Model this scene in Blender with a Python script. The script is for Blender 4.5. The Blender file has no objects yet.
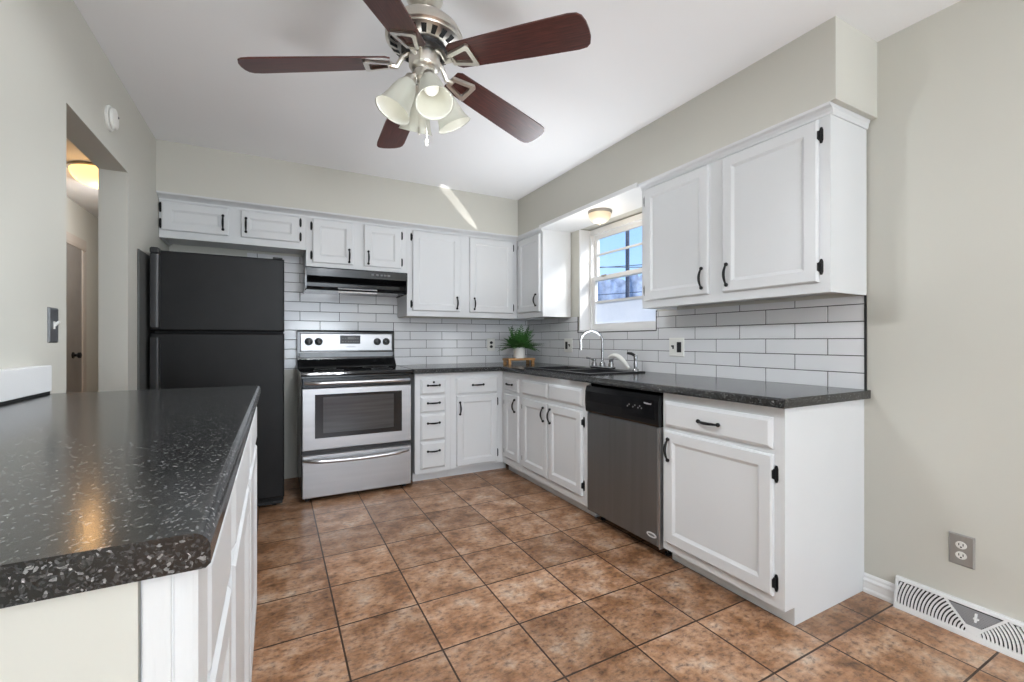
import bpy, bmesh, math, random
from mathutils import Vector, Matrix
random.seed(7)
PI = math.pi
sc = bpy.context.scene
COL = sc.collection

# ------------------------------------------------------------------ camera
YAW = 0.4883
cam_d = bpy.data.cameras.new('camera')
cam_d.sensor_fit = 'HORIZONTAL'
cam_d.sensor_width = 36.0
cam_d.lens = 444.87 / 1024 * 36.0
cam_d.clip_start = 0.02
cam = bpy.data.objects.new('camera', cam_d)
COL.objects.link(cam)
cam.location = (0, 0, 1.135)
cam.rotation_euler = (PI / 2, 0, -YAW)
sc.camera = cam

# ------------------------------------------------------------------ sky, sun, exposure
sc.view_settings.view_transform = 'Standard'
sc.view_settings.look = 'None'
sc.view_settings.gamma = 1.0
sc.view_settings.use_curve_mapping = False
sc.view_settings.exposure = 0.24

w = bpy.data.worlds.new('sky')
sc.world = w
w.use_nodes = True
nt = w.node_tree
nt.nodes.clear()
wo = nt.nodes.new('ShaderNodeOutputWorld')
bg = nt.nodes.new('ShaderNodeBackground')
tc = nt.nodes.new('ShaderNodeTexCoord')
sx = nt.nodes.new('ShaderNodeSeparateXYZ')
rp = nt.nodes.new('ShaderNodeValToRGB')
nt.links.new(tc.outputs['Generated'], sx.inputs[0])
nt.links.new(sx.outputs['Z'], rp.inputs[0])
nt.links.new(rp.outputs[0], bg.inputs[0])
nt.links.new(bg.outputs[0], wo.inputs[0])
rp.color_ramp.elements[0].position = 0.0
rp.color_ramp.elements[0].color = (0.50, 0.72, 1.0, 1)
rp.color_ramp.elements[1].position = 0.45
rp.color_ramp.elements[1].color = (0.13, 0.36, 0.85, 1)
bg.inputs[1].default_value = 1.35


def light(kind, name, loc, energy, color=(1, 1, 1), size=0.1, size_y=None, target=None):
    d = bpy.data.lights.new(name, kind)
    d.energy = energy
    d.color = color
    if kind == 'AREA':
        d.size = size
        if size_y:
            d.shape = 'RECTANGLE'
            d.size_y = size_y
    elif kind == 'POINT':
        d.shadow_soft_size = size
    o = bpy.data.objects.new(name, d)
    COL.objects.link(o)
    o.location = loc
    if target is not None:
        o.rotation_euler = (Vector(target) - Vector(loc)).to_track_quat('-Z', 'Y').to_euler()
    return o


sun = light('SUN', 'sun', (6, -4, 6), 4.0, (1.0, 0.95, 0.88))
sun.data.angle = 0.28
sun.rotation_euler = Vector((-0.40, 0.80, -0.42)).to_track_quat('-Z', 'Y').to_euler()
# daylight of the glazed rear side of the room
light('AREA', 'rear_daylight', (0.85, -4.75, 1.40), 24, (0.87, 0.94, 1.0), 2.8, 2.1, target=(0.85, 3.0, 1.40))
# added fill panel low behind the camera, brightening the ceiling from below
fb = light('AREA', 'rear_floor_fill', (0.7, -2.6, 0.06), 215, (0.86, 0.935, 1.0), 2.8, 3.4, target=(0.7, -2.2, 2.4))
fb.data.spread = math.radians(110)
# photographer's flash bounced off the ceiling from behind the camera
fl = light('AREA', 'bounce_flash', (0.80, -2.4, 1.15), 26, (0.87, 0.94, 1.0), 1.0, 1.0, target=(0.75, 0.2, 2.4675))
fl.data.spread = math.radians(130)
# the sun lying on the wet sink lights the soffit underside and the far ceiling from below
sb = light('AREA', 'sunlit_sink_bounce', (1.94, 2.70, 0.99), 11.5, (0.90, 0.95, 1.0), 0.35, 0.6, target=(1.30, 2.55, 2.2))
sb.data.spread = math.radians(140)
# sunbeam thrown back up by the wet sink ledge: a slanting streak on the soffit
gl_ = light('SPOT', 'sun_glint', (2.05, 2.75, 1.03), 110, (1.0, 0.98, 0.95))
gl_.data.spot_size = math.radians(13)
gl_.data.spot_blend = 0.25
gl_.data.shadow_soft_size = 0.004
gl_.scale = (1.0, 0.18, 1.0)
_z = -Vector((-0.63, 0.945, 1.31)).normalized()
_x = Vector((0.173, 0.191, -0.051)).normalized()
_x = (_x - _z * _x.dot(_z)).normalized()
gl_.rotation_euler = Matrix((_x, _z.cross(_x), _z)).transposed().to_euler()

light('AREA', 'hall_fill', (-1.15, 4.95, 2.38), 9, (0.95, 0.97, 1.0), 0.3, 0.3, target=(-1.70, 5.75, 0.9))  # added fill panel without a fixture, brightening the hall wall and door

# ------------------------------------------------------------------ materials
M = {}


class NT:
    def __init__(s, name):
        m = bpy.data.materials.new(name)
        m.use_nodes = True
        s.m, s.t = m, m.node_tree
        s.t.nodes.clear()
        s.out = s.n('ShaderNodeOutputMaterial')
        s.b = s.n('ShaderNodeBsdfPrincipled')
        s.l(s.b.outputs[0], s.out.inputs[0])
        M[name] = m

    def n(s, kind, **kw):
        x = s.t.nodes.new(kind)
        for k, v in kw.items():
            setattr(x, k, v)
        return x

    def l(s, a, b):
        s.t.links.new(a, b)

    def v(s, node, **kw):
        for k, val in kw.items():
            node.inputs[k.replace('_', ' ')].default_value = val
        return node

    def ramp(s, fac, stops):
        r = s.n('ShaderNodeValToRGB')
        els = r.color_ramp.elements
        while len(els) < len(stops):
            els.new(0.5)
        for e, (p, c) in zip(els, stops):
            e.position = p
            e.color = (*c, 1) if len(c) == 3 else c
        s.l(fac, r.inputs[0])
        return r.outputs[0]

    def coords(s, kind='Object'):
        if kind == 'World':
            return s.n('ShaderNodeNewGeometry').outputs['Position']
        return s.n('ShaderNodeTexCoord').outputs[kind]

    def noise(s, scale, detail=3.0, rough=0.5, vec=None, kind='World', stretch=None):
        vec = vec or s.coords(kind)
        if stretch:
            mp = s.n('ShaderNodeMapping')
            mp.inputs['Scale'].default_value = stretch
            s.l(vec, mp.inputs[0])
            vec = mp.outputs[0]
        x = s.n('ShaderNodeTexNoise')
        x.inputs['Scale'].default_value = scale
        x.inputs['Detail'].default_value = detail
        x.inputs['Roughness'].default_value = rough
        s.l(vec, x.inputs['Vector'])
        return x.outputs['Fac']

    def bump(s, h, strength, dist=0.001):
        b = s.n('ShaderNodeBump')
        b.inputs['Strength'].default_value = strength
        b.inputs['Distance'].default_value = dist
        s.l(h, b.inputs['Height'])
        s.l(b.outputs[0], s.b.inputs['Normal'])
        return b


def lin(r, g, b):
    f = lambda c: (c / 255) / 12.92 if c / 255 <= 0.04045 else ((c / 255 + 0.055) / 1.055) ** 2.4
    return (f(r), f(g), f(b))


def simple(name, col, rough=0.5, metal=0.0, spec=0.5, var=0.04, scale=6.0, bump=0.0, bscale=200.0, coat=0.0, stretch=None):
    s = NT(name)
    f = s.noise(scale, 3, 0.5, stretch=stretch)
    a = tuple(max(0, c * (1 - var)) for c in col)
    b = tuple(min(1, c * (1 + var)) for c in col)
    s.l(s.ramp(f, [(0.3, a), (0.7, b)]), s.b.inputs['Base Color'])
    s.v(s.b, Roughness=rough, Metallic=metal)
    s.b.inputs['Specular IOR Level'].default_value = spec
    if coat:
        s.b.inputs['Coat Weight'].default_value = coat
        s.b.inputs['Coat Roughness'].default_value = 0.1
    if bump:
        s.bump(s.noise(bscale, 2, 0.5, stretch=stretch), bump)
    return s


def emit(name, col, strength, base=(0.9, 0.9, 0.88)):
    s = simple(name, base, 0.35)
    s.b.inputs['Emission Color'].default_value = (*col, 1)
    s.b.inputs['Emission Strength'].default_value = strength
    return s


simple('wall_paint', lin(200, 198, 189), 0.55, spec=0.3, var=0.015, scale=1.5, bump=0.05, bscale=300)
simple('ceiling_paint', lin(240, 240, 241), 0.8, spec=0.2, var=0.015, scale=1.2, bump=0.08, bscale=160)
simple('white_paint', lin(214, 215, 216), 0.38, spec=0.45, var=0.012, scale=3, bump=0.02, bscale=120)
simple('brushed_white', lin(212, 212, 212), 0.5, var=0.03, scale=14, bump=0.5, bscale=60, stretch=(3, 3, 0.35))
simple('trim_white', lin(228, 228, 228), 0.4, var=0.012)
simple('plastic_white', lin(232, 231, 226), 0.35, var=0.01)
simple('black_iron', (0.009, 0.009, 0.0095), 0.5, spec=0.25, var=0.2, scale=60)
simple('black_enamel', (0.010, 0.010, 0.0105), 0.16, var=0.1)
simple('black_plastic', (0.018, 0.018, 0.019), 0.35, var=0.1)
simple('black_glass', (0.008, 0.008, 0.009), 0.10, spec=0.5, var=0.1)
simple('oven_window', (0.05, 0.05, 0.052), 0.10, spec=0.6, var=0.25, scale=40, stretch=(0.05, 1, 1))
simple('fridge_black', (0.0075, 0.0075, 0.0077), 0.42, spec=0.25, var=0.25, scale=5, bump=0.35, bscale=420)
simple('strip_grey', lin(84, 84, 82), 0.5, var=0.1, scale=4)
simple('fridge_handle', (0.035, 0.035, 0.036), 0.38, var=0.1)
simple('steel', (0.60, 0.60, 0.61), 0.30, 1.0, var=0.04, scale=30, bump=0.05, bscale=180, stretch=(0.03, 1, 1))
simple('steel_front', (0.44, 0.44, 0.45), 0.38, 1.0, var=0.05, scale=22, bump=0.05, bscale=150, stretch=(0.03, 1, 1))
simple('steel_dark', (0.255, 0.265, 0.275), 0.52, 1.0, var=0.06, scale=26, bump=0.05, bscale=160, stretch=(1, 1, 0.03))
simple('chrome', (0.34, 0.34, 0.35), 0.22, 1.0, var=0.01)
simple('nickel', (0.76, 0.73, 0.67), 0.30, 1.0, var=0.05, scale=20)
simple('plate_metal', (0.34, 0.33, 0.31), 0.45, 0.5, var=0.05, scale=40, stretch=(1, 1, 0.1))
simple('nickel_dull', (0.34, 0.31, 0.27), 0.34, 1.0, var=0.05, scale=20)
simple('grout_grey', lin(58, 57, 56), 0.9, var=0.08, scale=60)
simple('black_trim', (0.012, 0.012, 0.012), 0.5, var=0.1)
simple('tile_white', lin(224, 224, 226), 0.12, spec=0.5, var=0.012, scale=3, bump=0.04, bscale=12)
simple('sink_black', (0.016, 0.016, 0.017), 0.28, var=0.2, scale=80)
simple('riser_wood', lin(176, 132, 84), 0.55, var=0.25, scale=18, stretch=(0.3, 3, 3))
simple('pot_white', lin(228, 226, 222), 0.5, var=0.03, scale=30, bump=0.1, bscale=90)
simple('soil', (0.03, 0.02, 0.014), 0.95, var=0.4, scale=90)
simple('fern_green', lin(58, 104, 44), 0.5, var=0.45, scale=25)
simple('hall_door', lin(140, 134, 128), 0.5, var=0.06, scale=8)
simple('hall_casing', lin(186, 176, 166), 0.5, var=0.03)
simple('slot_dark', (0.01, 0.01, 0.01), 0.6, var=0.1)
simple('vent_grey', lin(150, 150, 152), 0.5, var=0.05)
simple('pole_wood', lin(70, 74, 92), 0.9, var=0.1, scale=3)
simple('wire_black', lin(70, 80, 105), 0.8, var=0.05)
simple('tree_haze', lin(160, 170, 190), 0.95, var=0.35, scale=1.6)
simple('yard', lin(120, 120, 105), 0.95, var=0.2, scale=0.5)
simple('mark_white', lin(205, 205, 205), 0.5, var=0.01)
simple('mark_grey', lin(120, 120, 120), 0.5, var=0.01)
simple('filter_mesh', (0.5, 0.5, 0.5), 0.4, 1.0, var=0.3, scale=160)
emit('lit_dome', (1.0, 0.74, 0.42), 0.34, (0.62, 0.54, 0.42))
emit('hall_dome', (1.0, 0.60, 0.22), 1.7, (0.8, 0.7, 0.5))
emit('bulb', (1.0, 0.98, 0.94), 0.3)
emit('frosted_shade', (1.0, 0.98, 0.9), 0.05, lin(208, 208, 196))

# wood of the fan blades
s = NT('mahogany')
f = s.noise(9, 5, 0.6, kind='Object', stretch=(1.2, 22, 22))
s.l(s.ramp(f, [(0.25, lin(46, 25, 23)), (0.55, lin(84, 42, 36)), (0.8, lin(110, 58, 48))]), s.b.inputs['Base Color'])
s.v(s.b, Roughness=0.32)
# floor tile
TX, TY, TP = 0.5422, 1.884, 0.3208
s = NT('floor_tile')
pos = s.coords('World')
mp = s.n('ShaderNodeMapping')
mp.inputs['Location'].default_value = (-TX + 20 * TP, -TY + 20 * TP, 0)
s.l(pos, mp.inputs[0])
br = s.n('ShaderNodeTexBrick')
br.offset = 0.0
br.squash = 1.0
s.v(br, Scale=1.0, Mortar_Size=0.0040, Mortar_Smooth=0.25, Bias=0.0, Brick_Width=TP, Row_Height=TP)
br.inputs['Color1'].default_value = (0.74, 0.72, 0.70, 1)
br.inputs['Color2'].default_value = (1.14, 1.15, 1.17, 1)
br.inputs['Mortar'].default_value = (1, 1, 1, 1)
s.l(mp.outputs[0], br.inputs['Vector'])
n1 = s.noise(7, 6, 0.62, vec=pos)
n2 = s.noise(34, 6, 0.7, vec=pos, stretch=(1.0, 1.6, 1))
c1 = s.ramp(n1, [(0.28, lin(98, 70, 48)), (0.43, lin(152, 110, 78)), (0.56, lin(178, 140, 110)), (0.72, lin(193, 172, 151))])
c2 = s.ramp(n2, [(0.35, (0.34, 0.34, 0.38)), (0.44, (0.74, 0.75, 0.80)), (0.52, (1.0, 0.98, 0.96)), (0.64, (1.16, 1.17, 1.18))])
mx = s.n('ShaderNodeMix', data_type='RGBA', blend_type='MULTIPLY')
mx.inputs[0].default_value = 0.85
s.l(c1, mx.inputs[6]); s.l(c2, mx.inputs[7])
m2 = s.n('ShaderNodeMix', data_type='RGBA', blend_type='MULTIPLY')
m2.inputs[0].default_value = 1.0
s.l(mx.outputs[2], m2.inputs[6]); s.l(br.outputs['Color'], m2.inputs[7])
m3 = s.n('ShaderNodeMix', data_type='RGBA')
s.l(br.outputs['Fac'], m3.inputs[0]); s.l(m2.outputs[2], m3.inputs[6])
m3.inputs[7].default_value = (*lin(58, 40, 28), 1)
s.l(m3.outputs[2], s.b.inputs['Base Color'])
rr = s.ramp(n2, [(0.3, (0.30,) * 3), (0.7, (0.42,) * 3)])
s.l(rr, s.b.inputs['Roughness'])
sub = s.n('ShaderNodeMath', operation='MULTIPLY_ADD')
s.l(br.outputs['Fac'], sub.inputs[0]); sub.inputs[1].default_value = -1.6
s.l(n2, sub.inputs[2])
s.bump(sub.outputs[0], 0.35, 0.002)

# black speckled counter
def speckle(name, scale, rough):
    s = NT(name)
    pos = s.coords('World')
    v1 = s.n('ShaderNodeTexVoronoi'); v1.inputs['Scale'].default_value = scale
    v2 = s.n('ShaderNodeTexVoronoi'); v2.inputs['Scale'].default_value = scale * 2.1
    nz = s.n('ShaderNodeTexNoise'); nz.inputs['Scale'].default_value = 90
    mm = s.n('ShaderNodeMix', data_type='RGBA', blend_type='LINEAR_LIGHT'); mm.inputs[0].default_value = 0.006
    s.l(pos, nz.inputs['Vector']); s.l(pos, mm.inputs[6]); s.l(nz.outputs['Color'], mm.inputs[7])
    for v in (v1, v2):
        s.l(mm.outputs[2], v.inputs['Vector'])
    k = (0.014, 0.014, 0.0145)
    r1 = s.ramp(v1.outputs['Color'], [(0.0, k), (0.60, k), (0.68, (0.04, 0.04, 0.04)), (0.82, (0.07, 0.07, 0.07)), (0.85, (0.26, 0.26, 0.256))])
    r2 = s.ramp(v2.outputs['Color'], [(0.0, (0.4,) * 3), (0.5, (0.8,) * 3), (0.84, (1.0,) * 3), (0.88, (2.2, 2.2, 2.2))])
    m = s.n('ShaderNodeMix', data_type='RGBA', blend_type='MULTIPLY'); m.inputs[0].default_value = 1.0
    s.l(r1, m.inputs[6]); s.l(r2, m.inputs[7])
    s.l(m.outputs[2], s.b.inputs['Base Color'])
    s.v(s.b, Roughness=rough)
    s.b.inputs['Specular IOR Level'].default_value = 0.55
    s.bump(s.noise(240, 2, 0.5, vec=pos), 0.06)
speckle('counter_black', 380, 0.17)

# clear and frosted glass
def pane(name, frost):
    s = NT(name)
    tr = s.n('ShaderNodeBsdfTransparent')
    mixs = s.n('ShaderNodeMixShader')
    if frost:
        s.l(s.ramp(s.noise(9, 5, 0.6), [(0.3, lin(222, 226, 232)), (0.7, lin(245, 247, 250))]), s.b.inputs['Base Color'])
        s.b.inputs['Roughness'].default_value = 0.6
        tl = s.n('ShaderNodeBsdfTranslucent')
        tl.inputs[0].default_value = (0.98, 0.98, 0.98, 1)
        m0 = s.n('ShaderNodeMixShader'); m0.inputs[0].default_value = 0.6
        s.l(s.b.outputs[0], m0.inputs[1]); s.l(tl.outputs[0], m0.inputs[2])
        mixs.inputs[0].default_value = 0.78
        s.l(tr.outputs[0], mixs.inputs[1]); s.l(m0.outputs[0], mixs.inputs[2])
    else:
        gl = s.n('ShaderNodeBsdfGlossy'); gl.inputs['Roughness'].default_value = 0.02
        tr.inputs[0].default_value = (0.96, 0.98, 0.99, 1)
        mixs.inputs[0].default_value = 0.05
        s.l(tr.outputs[0], mixs.inputs[1]); s.l(gl.outputs[0], mixs.inputs[2])
    s.l(mixs.outputs[0], s.out.inputs[0])
pane('glass_clear', False)
pane('glass_frosted', True)


# ------------------------------------------------------------------ mesh helpers
class B:
    """collects shapes in world coordinates; make() links them as one mesh object"""
    def __init__(s):
        s.bm = bmesh.new()

    def face(s, pts):
        try:
            return s.bm.faces.new([s.bm.verts.new(p) for p in pts])
        except ValueError:
            return None

    def box(s, x0, x1, y0, y1, z0, z1, bev=0.0, seg=1):
        x0, x1 = min(x0, x1), max(x0, x1)
        y0, y1 = min(y0, y1), max(y0, y1)
        z0, z1 = min(z0, z1), max(z0, z1)
        v = [s.bm.verts.new((x, y, z)) for z in (z0, z1) for y in (y0, y1) for x in (x0, x1)]
        fs = [s.bm.faces.new([v[i] for i in q]) for q in ((0, 2, 3, 1), (4, 5, 7, 6), (0, 1, 5, 4), (2, 6, 7, 3), (0, 4, 6, 2), (1, 3, 7, 5))]
        if bev:
            es = list({e for f in fs for e in f.edges})
            bmesh.ops.bevel(s.bm, geom=es, offset=bev, segments=seg, affect='EDGES', profile=0.5)
        return s

    def prism(s, poly, a0, a1, F):
        """poly: 2D points; F(p, q, a) -> xyz"""
        A = [s.bm.verts.new(F(p, q, a0)) for p, q in poly]
        C = [s.bm.verts.new(F(p, q, a1)) for p, q in poly]
        n = len(poly)
        s.bm.faces.new(A)
        s.bm.faces.new(C)
        for i in range(n):
            s.bm.faces.new((A[i], A[(i + 1) % n], C[(i + 1) % n], C[i]))
        return s

    def rings(s, F, u0, u1, z0, z1, prof):
        """stacked rectangle rings (inset, height): slab doors, drawer fronts, plates"""
        prev = None
        for ins, h in prof:
            r = [s.bm.verts.new(F(u, z, h)) for u, z in ((u0 + ins, z0 + ins), (u1 - ins, z0 + ins), (u1 - ins, z1 - ins), (u0 + ins, z1 - ins))]
            if prev is None:
                s.bm.faces.new(r)
            else:
                for i in range(4):
                    s.bm.faces.new((prev[i], prev[(i + 1) % 4], r[(i + 1) % 4], r[i]))
            prev = r
        s.bm.faces.new(prev)
        return s

    def tube(s, pts, rad, n=10, cap=True):
        pts = [Vector(p) for p in pts]
        if not isinstance(rad, (list, tuple)):
            rad = [rad] * len(pts)
        ref = None
        rows = []
        for i, p in enumerate(pts):
            t = (pts[min(i + 1, len(pts) - 1)] - pts[max(i - 1, 0)]).normalized()
            if ref is None:
                ref = t.orthogonal().normalized()
            a = (ref - t * ref.dot(t)).normalized()
            ref = a
            b = t.cross(a)
            rows.append([s.bm.verts.new(p + (a * math.cos(k * 2 * PI / n) + b * math.sin(k * 2 * PI / n)) * rad[i]) for k in range(n)])
        for r0, r1 in zip(rows, rows[1:]):
            for k in range(n):
                s.bm.faces.new((r0[k], r0[(k + 1) % n], r1[(k + 1) % n], r1[k]))
        if cap:
            s.bm.faces.new(rows[0]); s.bm.faces.new(rows[-1])
        return s

    def lathe(s, prof, c=(0, 0, 0), axis=(0, 0, 1), n=32, sweep=None):
        """prof: (radius, height along axis)"""
        q = Vector((0, 0, 1)).rotation_difference(Vector(axis))
        c = Vector(c)
        rows = []
        for r, h in prof:
            if r < 1e-6:
                rows.append([s.bm.verts.new(c + q @ Vector((0, 0, h)))])
            else:
                rows.append([s.bm.verts.new(c + q @ Vector((r * math.cos(k * 2 * PI / n), r * math.sin(k * 2 * PI / n), h))) for k in range(n)])
        for r0, r1 in zip(rows, rows[1:]):
            for k in range(n):
                k2 = (k + 1) % n
                if len(r0) == 1 and len(r1) == 1:
                    continue
                if len(r0) == 1:
                    s.bm.faces.new((r0[0], r1[k2], r1[k]))
                elif len(r1) == 1:
                    s.bm.faces.new((r0[k], r0[k2], r1[0]))
                else:
                    s.bm.faces.new((r0[k], r0[k2], r1[k2], r1[k]))
        return s

    def ball(s, c, r, n=12, sq=(1, 1, 1)):
        pr = bmesh.ops.create_uvsphere(s.bm, u_segments=n, v_segments=max(6, n // 2), radius=r)
        for v in pr['verts']:
            v.co = Vector((v.co.x * sq[0], v.co.y * sq[1], v.co.z * sq[2])) + Vector(c)
        return s

    def make(s, name, mat, parent=None, smooth=None, weld=True, org=None):
        bm = s.bm
        if weld:
            bmesh.ops.remove_doubles(bm, verts=bm.verts, dist=1e-6)
        bmesh.ops.recalc_face_normals(bm, faces=bm.faces)
        root = parent
        while root is not None and root.parent is not None:
            root = root.parent
        if root is not None:
            off = root.location.copy()
        elif org is not None:
            off = Vector(org)
        else:
            xs = [v.co for v in bm.verts]
            off = Vector(((min(v.x for v in xs) + max(v.x for v in xs)) / 2, (min(v.y for v in xs) + max(v.y for v in xs)) / 2, min(v.z for v in xs)))
        for v in bm.verts:
            v.co -= off
        me = bpy.data.meshes.new(name)
        bm.to_mesh(me)
        bm.free()
        me.materials.append(M[mat])
        if smooth:
            me.polygons.foreach_set('use_smooth', [True] * len(me.polygons))
            if smooth != 'all':
                try:
                    me.set_sharp_from_angle(angle=math.radians(smooth))
                except Exception:
                    pass
        o = bpy.data.objects.new(name, me)
        COL.objects.link(o)
        if smooth and smooth != 'all':
            wn = o.modifiers.new('weighted_normal', 'WEIGHTED_NORMAL')
            wn.keep_sharp = True
            wn.weight = 100
        if parent is not None:
            o.parent = parent
        else:
            o.location = off
        return o


def box(*a, **k):
    return B().box(*a, **k)


def thing(name, label, cat, loc, group=None):
    o = bpy.data.objects.new(name, None)
    COL.objects.link(o)
    o.location = loc
    o.empty_display_size = 0.05
    return tag(o, label, cat, group)


def tag(o, label, cat, group=None):
    o['label'] = label
    o['category'] = cat
    if group:
        o['group'] = group
    return o


def struct(o, label=None, cat=None):
    o['kind'] = 'structure'
    if label:
        o['label'] = label
    if cat:
        o['category'] = cat
    return o


def Fback(Y):
    return lambda u, z, h: (u, Y - h, z)


def Fright(X):
    return lambda u, z, h: (X - h, u, z)


def Fleft(X):
    return lambda u, z, h: (X + h, u, z)


# ------------------------------------------------------------------ dimensions
XR, XL, YB = 2.369, -0.699, 4.11
HC, HS = 2.4675, 2.1288
XS, YS = 2.026, 3.695
YREAR = -5.0
CT, CB = 0.914, 0.876          # counter top and underside

# ------------------------------------------------------------------ the room
struct(box(-3.2, 2.60, YREAR - 0.15, 7.3, -0.1, 0.0).make('floor', 'floor_tile'), 'brown mottled ceramic tile floor with dark grout lines', 'floor')
struct(box(-3.2, 2.60, YREAR - 0.15, 7.3, HC, HC + 0.1).make('ceiling', 'ceiling_paint'), 'smooth white painted kitchen ceiling', 'ceiling')
# right wall with the window hole
WY0, WY1, WZ0 = 2.287, 3.20, 1.212
b = B()
b.box(XR, 2.56, YREAR, WY0, 0, HC).box(XR, 2.56, WY1, 4.25, 0, HC).box(XR, 2.56, WY0, WY1, 0, WZ0).box(XR, 2.56, WY0, WY1, HS, HC)
struct(b.make('wall_right', 'wall_paint'), 'greige painted wall with the sink window', 'wall')
b = B().box(XL, XR, YB, YB + 0.14, 0, HC)
struct(b.make('wall_back', 'wall_paint'), 'greige painted wall behind the range', 'wall')
DY0, DY1, DZ = 2.276, 3.07, 2.037
b = B().box(XL - 0.12, XL, YREAR, DY0, 0, HC).box(XL - 0.12, XL, DY1, 7.2, 0, HC).box(XL - 0.12, XL, DY0, DY1, DZ, HC)
struct(b.make('wall_left', 'wall_paint'), 'greige painted wall with an open doorway to the hall', 'wall')
b = B().box(XL, 0.0, YREAR - 0.12, YREAR, 0, HC).box(1.9, XR, YREAR - 0.12, YREAR, 0, HC).box(0.0, 1.9, YREAR - 0.12, YREAR, 2.25, HC)
struct(b.make('wall_rear', 'wall_paint'))
struct(box(-1.82, -1.70, 0.4, 7.2, 0, HC).make('wall_hall', 'wall_paint'), 'hall wall seen through the open doorway', 'wall')
struct(box(-1.82, XL, 7.2, 7.3, 0, HC).make('wall_hall_end', 'wall_paint'))
struct(box(-1.70, XL - 0.12, 0.3, 0.4, 0, HC).make('wall_hall_near', 'wall_paint'))
# soffit (furred-down bulkhead) over the upper cabinets
b = B().box(XS, XR, 0.9877, YB, HS, HC).box(XL, XS, YS, YB, HS, HC)
struct(b.make('ceiling_soffit', 'wall_paint'), 'boxed soffit above the wall cabinets', 'soffit')
# white painted underside of the soffit over the sink window
struct(box(XS + 0.002, XR + 0.0, 2.118, 3.306, HS - 0.012, HS).make('trim_1', 'trim_white'), 'white board under the soffit over the sink window', 'trim')
struct(box(XS - 0.006, XS + 0.012, 2.118, 3.306, HS - 0.020, HS + 0.012, bev=0.003).make('trim_2', 'trim_white'), 'thin white edge strip along the soffit over the sink', 'trim')

# baseboard and hall door
def baseboard(name, y0, y1, label):
    prof = [(0, 0), (0.018, 0), (0.018, 0.012), (0.013, 0.020), (0.013, 0.046), (0.016, 0.050), (0.016, 0.056), (0.009, 0.064), (0.009, 0.074), (0.004, 0.082), (0, 0.082)]
    struct(B().prism(prof, y0, y1, lambda p, q, a: (XR - p, a, q)).make(name, 'trim_white'), label, 'baseboard')
baseboard('baseboard_right', 0.9165, 1.0355, 'white moulded baseboard between cabinet end and floor register')
baseboard('baseboard_right_near', YREAR, 0.4235, 'white moulded baseboard beyond the floor register')

FH = Fleft(-1.70)
hd = thing('door_1', 'closed brown-grey door in the hall with pale casing', 'door', (-1.70, 5.5, 0))
hd['kind'] = 'structure'
B().rings(FH, 5.06, 5.86, 0.012, 2.03, [(0, 0.0), (0, 0.012)]).make('door_slab', 'hall_door', hd)
c = B()
for a in ((5.86, 5.97, 0.0, 2.03), (4.95, 5.06, 0.0, 2.03)):
    c.rings(FH, *a, [(0, 0), (0, 0.012), (0.004, 0.018), (0.03, 0.022)])
c.rings(FH, 4.95, 5.97, 2.03, 2.14, [(0, 0), (0, 0.012), (0.004, 0.018), (0.03, 0.022)])
c.make('casing', 'hall_casing', hd)
B().lathe([(0.0, 0.0), (0.03, 0.0), (0.03, 0.008), (0.012, 0.012), (0.012, 0.03), (0.027, 0.04), (0.027, 0.058), (0, 0.066)], (-1.688, 5.64, 1.0), (1, 0, 0), 16).make('knob', 'black_iron', hd, smooth=40)

# ------------------------------------------------------------------ sink window (double hung)
wx = 2.50
win = thing('window_1', 'white double-hung window over the sink with a frosted bottom pane', 'window', (wx, 2.74, WZ0))
win['kind'] = 'structure'
b = B()
b.box(2.372, 2.559, WY1 - 0.014, WY1 - 0.0005, WZ0, HS - 0.012)          # lined reveal
b.box(2.372, 2.559, WY0 + 0.0005, WY0 + 0.014, WZ0, HS - 0.012)
b.box(2.366, 2.559, WY0 + 0.0005, WY1 - 0.0005, WZ0 + 0.0005, WZ0 + 0.016)
b.make('reveal_lining', 'trim_white', win)
def ring_frame(b, x0, x1, y0, y1, z0, z1, t, tb=None, tt=None):
    tb = tb or t; tt = tt or t
    b.box(x0, x1, y0, y0 + t, z0, z1).box(x0, x1, y1 - t, y1, z0, z1)
    b.box(x0, x1, y0 + t, y1 - t, z0, z0 + tb).box(x0, x1, y0 + t, y1 - t, z1 - tt, z1)
y0, y1 = WY0 + 0.014, WY1 - 0.014
b = B(); ring_frame(b, 2.478, 2.552, y0, y1, WZ0 + 0.016, HS - 0.012, 0.022, 0.012, 0.045); b.make('window_frame', 'trim_white', win)
y0, y1 = y0 + 0.022, y1 - 0.022
us = B(); ring_frame(us, 2.520, 2.545, y0, y1, 1.665, HS - 0.057, 0.034, 0.034, 0.034)
us.box(2.522, 2.543, y0 + 0.034, y1 - 0.034, 1.889, 1.905)
uso = us.make('upper_sash', 'trim_white', win)
box(2.531, 2.535, y0 + 0.03, y1 - 0.03, 1.69, 1.890).make('pane', 'glass_clear', uso)
box(2.531, 2.535, y0 + 0.03, y1 - 0.03, 1.904, HS - 0.085).make('pane', 'glass_clear', uso)
ls = B(); ring_frame(ls, 2.490, 2.516, y0, y1, WZ0 + 0.028, 1.70, 0.036, 0.046, 0.034)
ls.box(2.492, 2.514, y0 + 0.036, y1 - 0.036, 1.466, 1.484)
lso = ls.make('lower_sash', 'trim_white', win)
box(2.501, 2.505, y0 + 0.03, y1 - 0.03, 1.482, 1.67).make('pane', 'glass_clear', lso)
box(2.501, 2.505, y0 + 0.03, y1 - 0.03, 1.28, 1.468).make('pane', 'glass_frosted', lso)['label'] = 'frosted white pane'
B().box(2.478, 2.492, 2.97, 3.03, 1.69, 1.704, bev=0.003).make('sash_lock', 'nickel_dull', lso)

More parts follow.
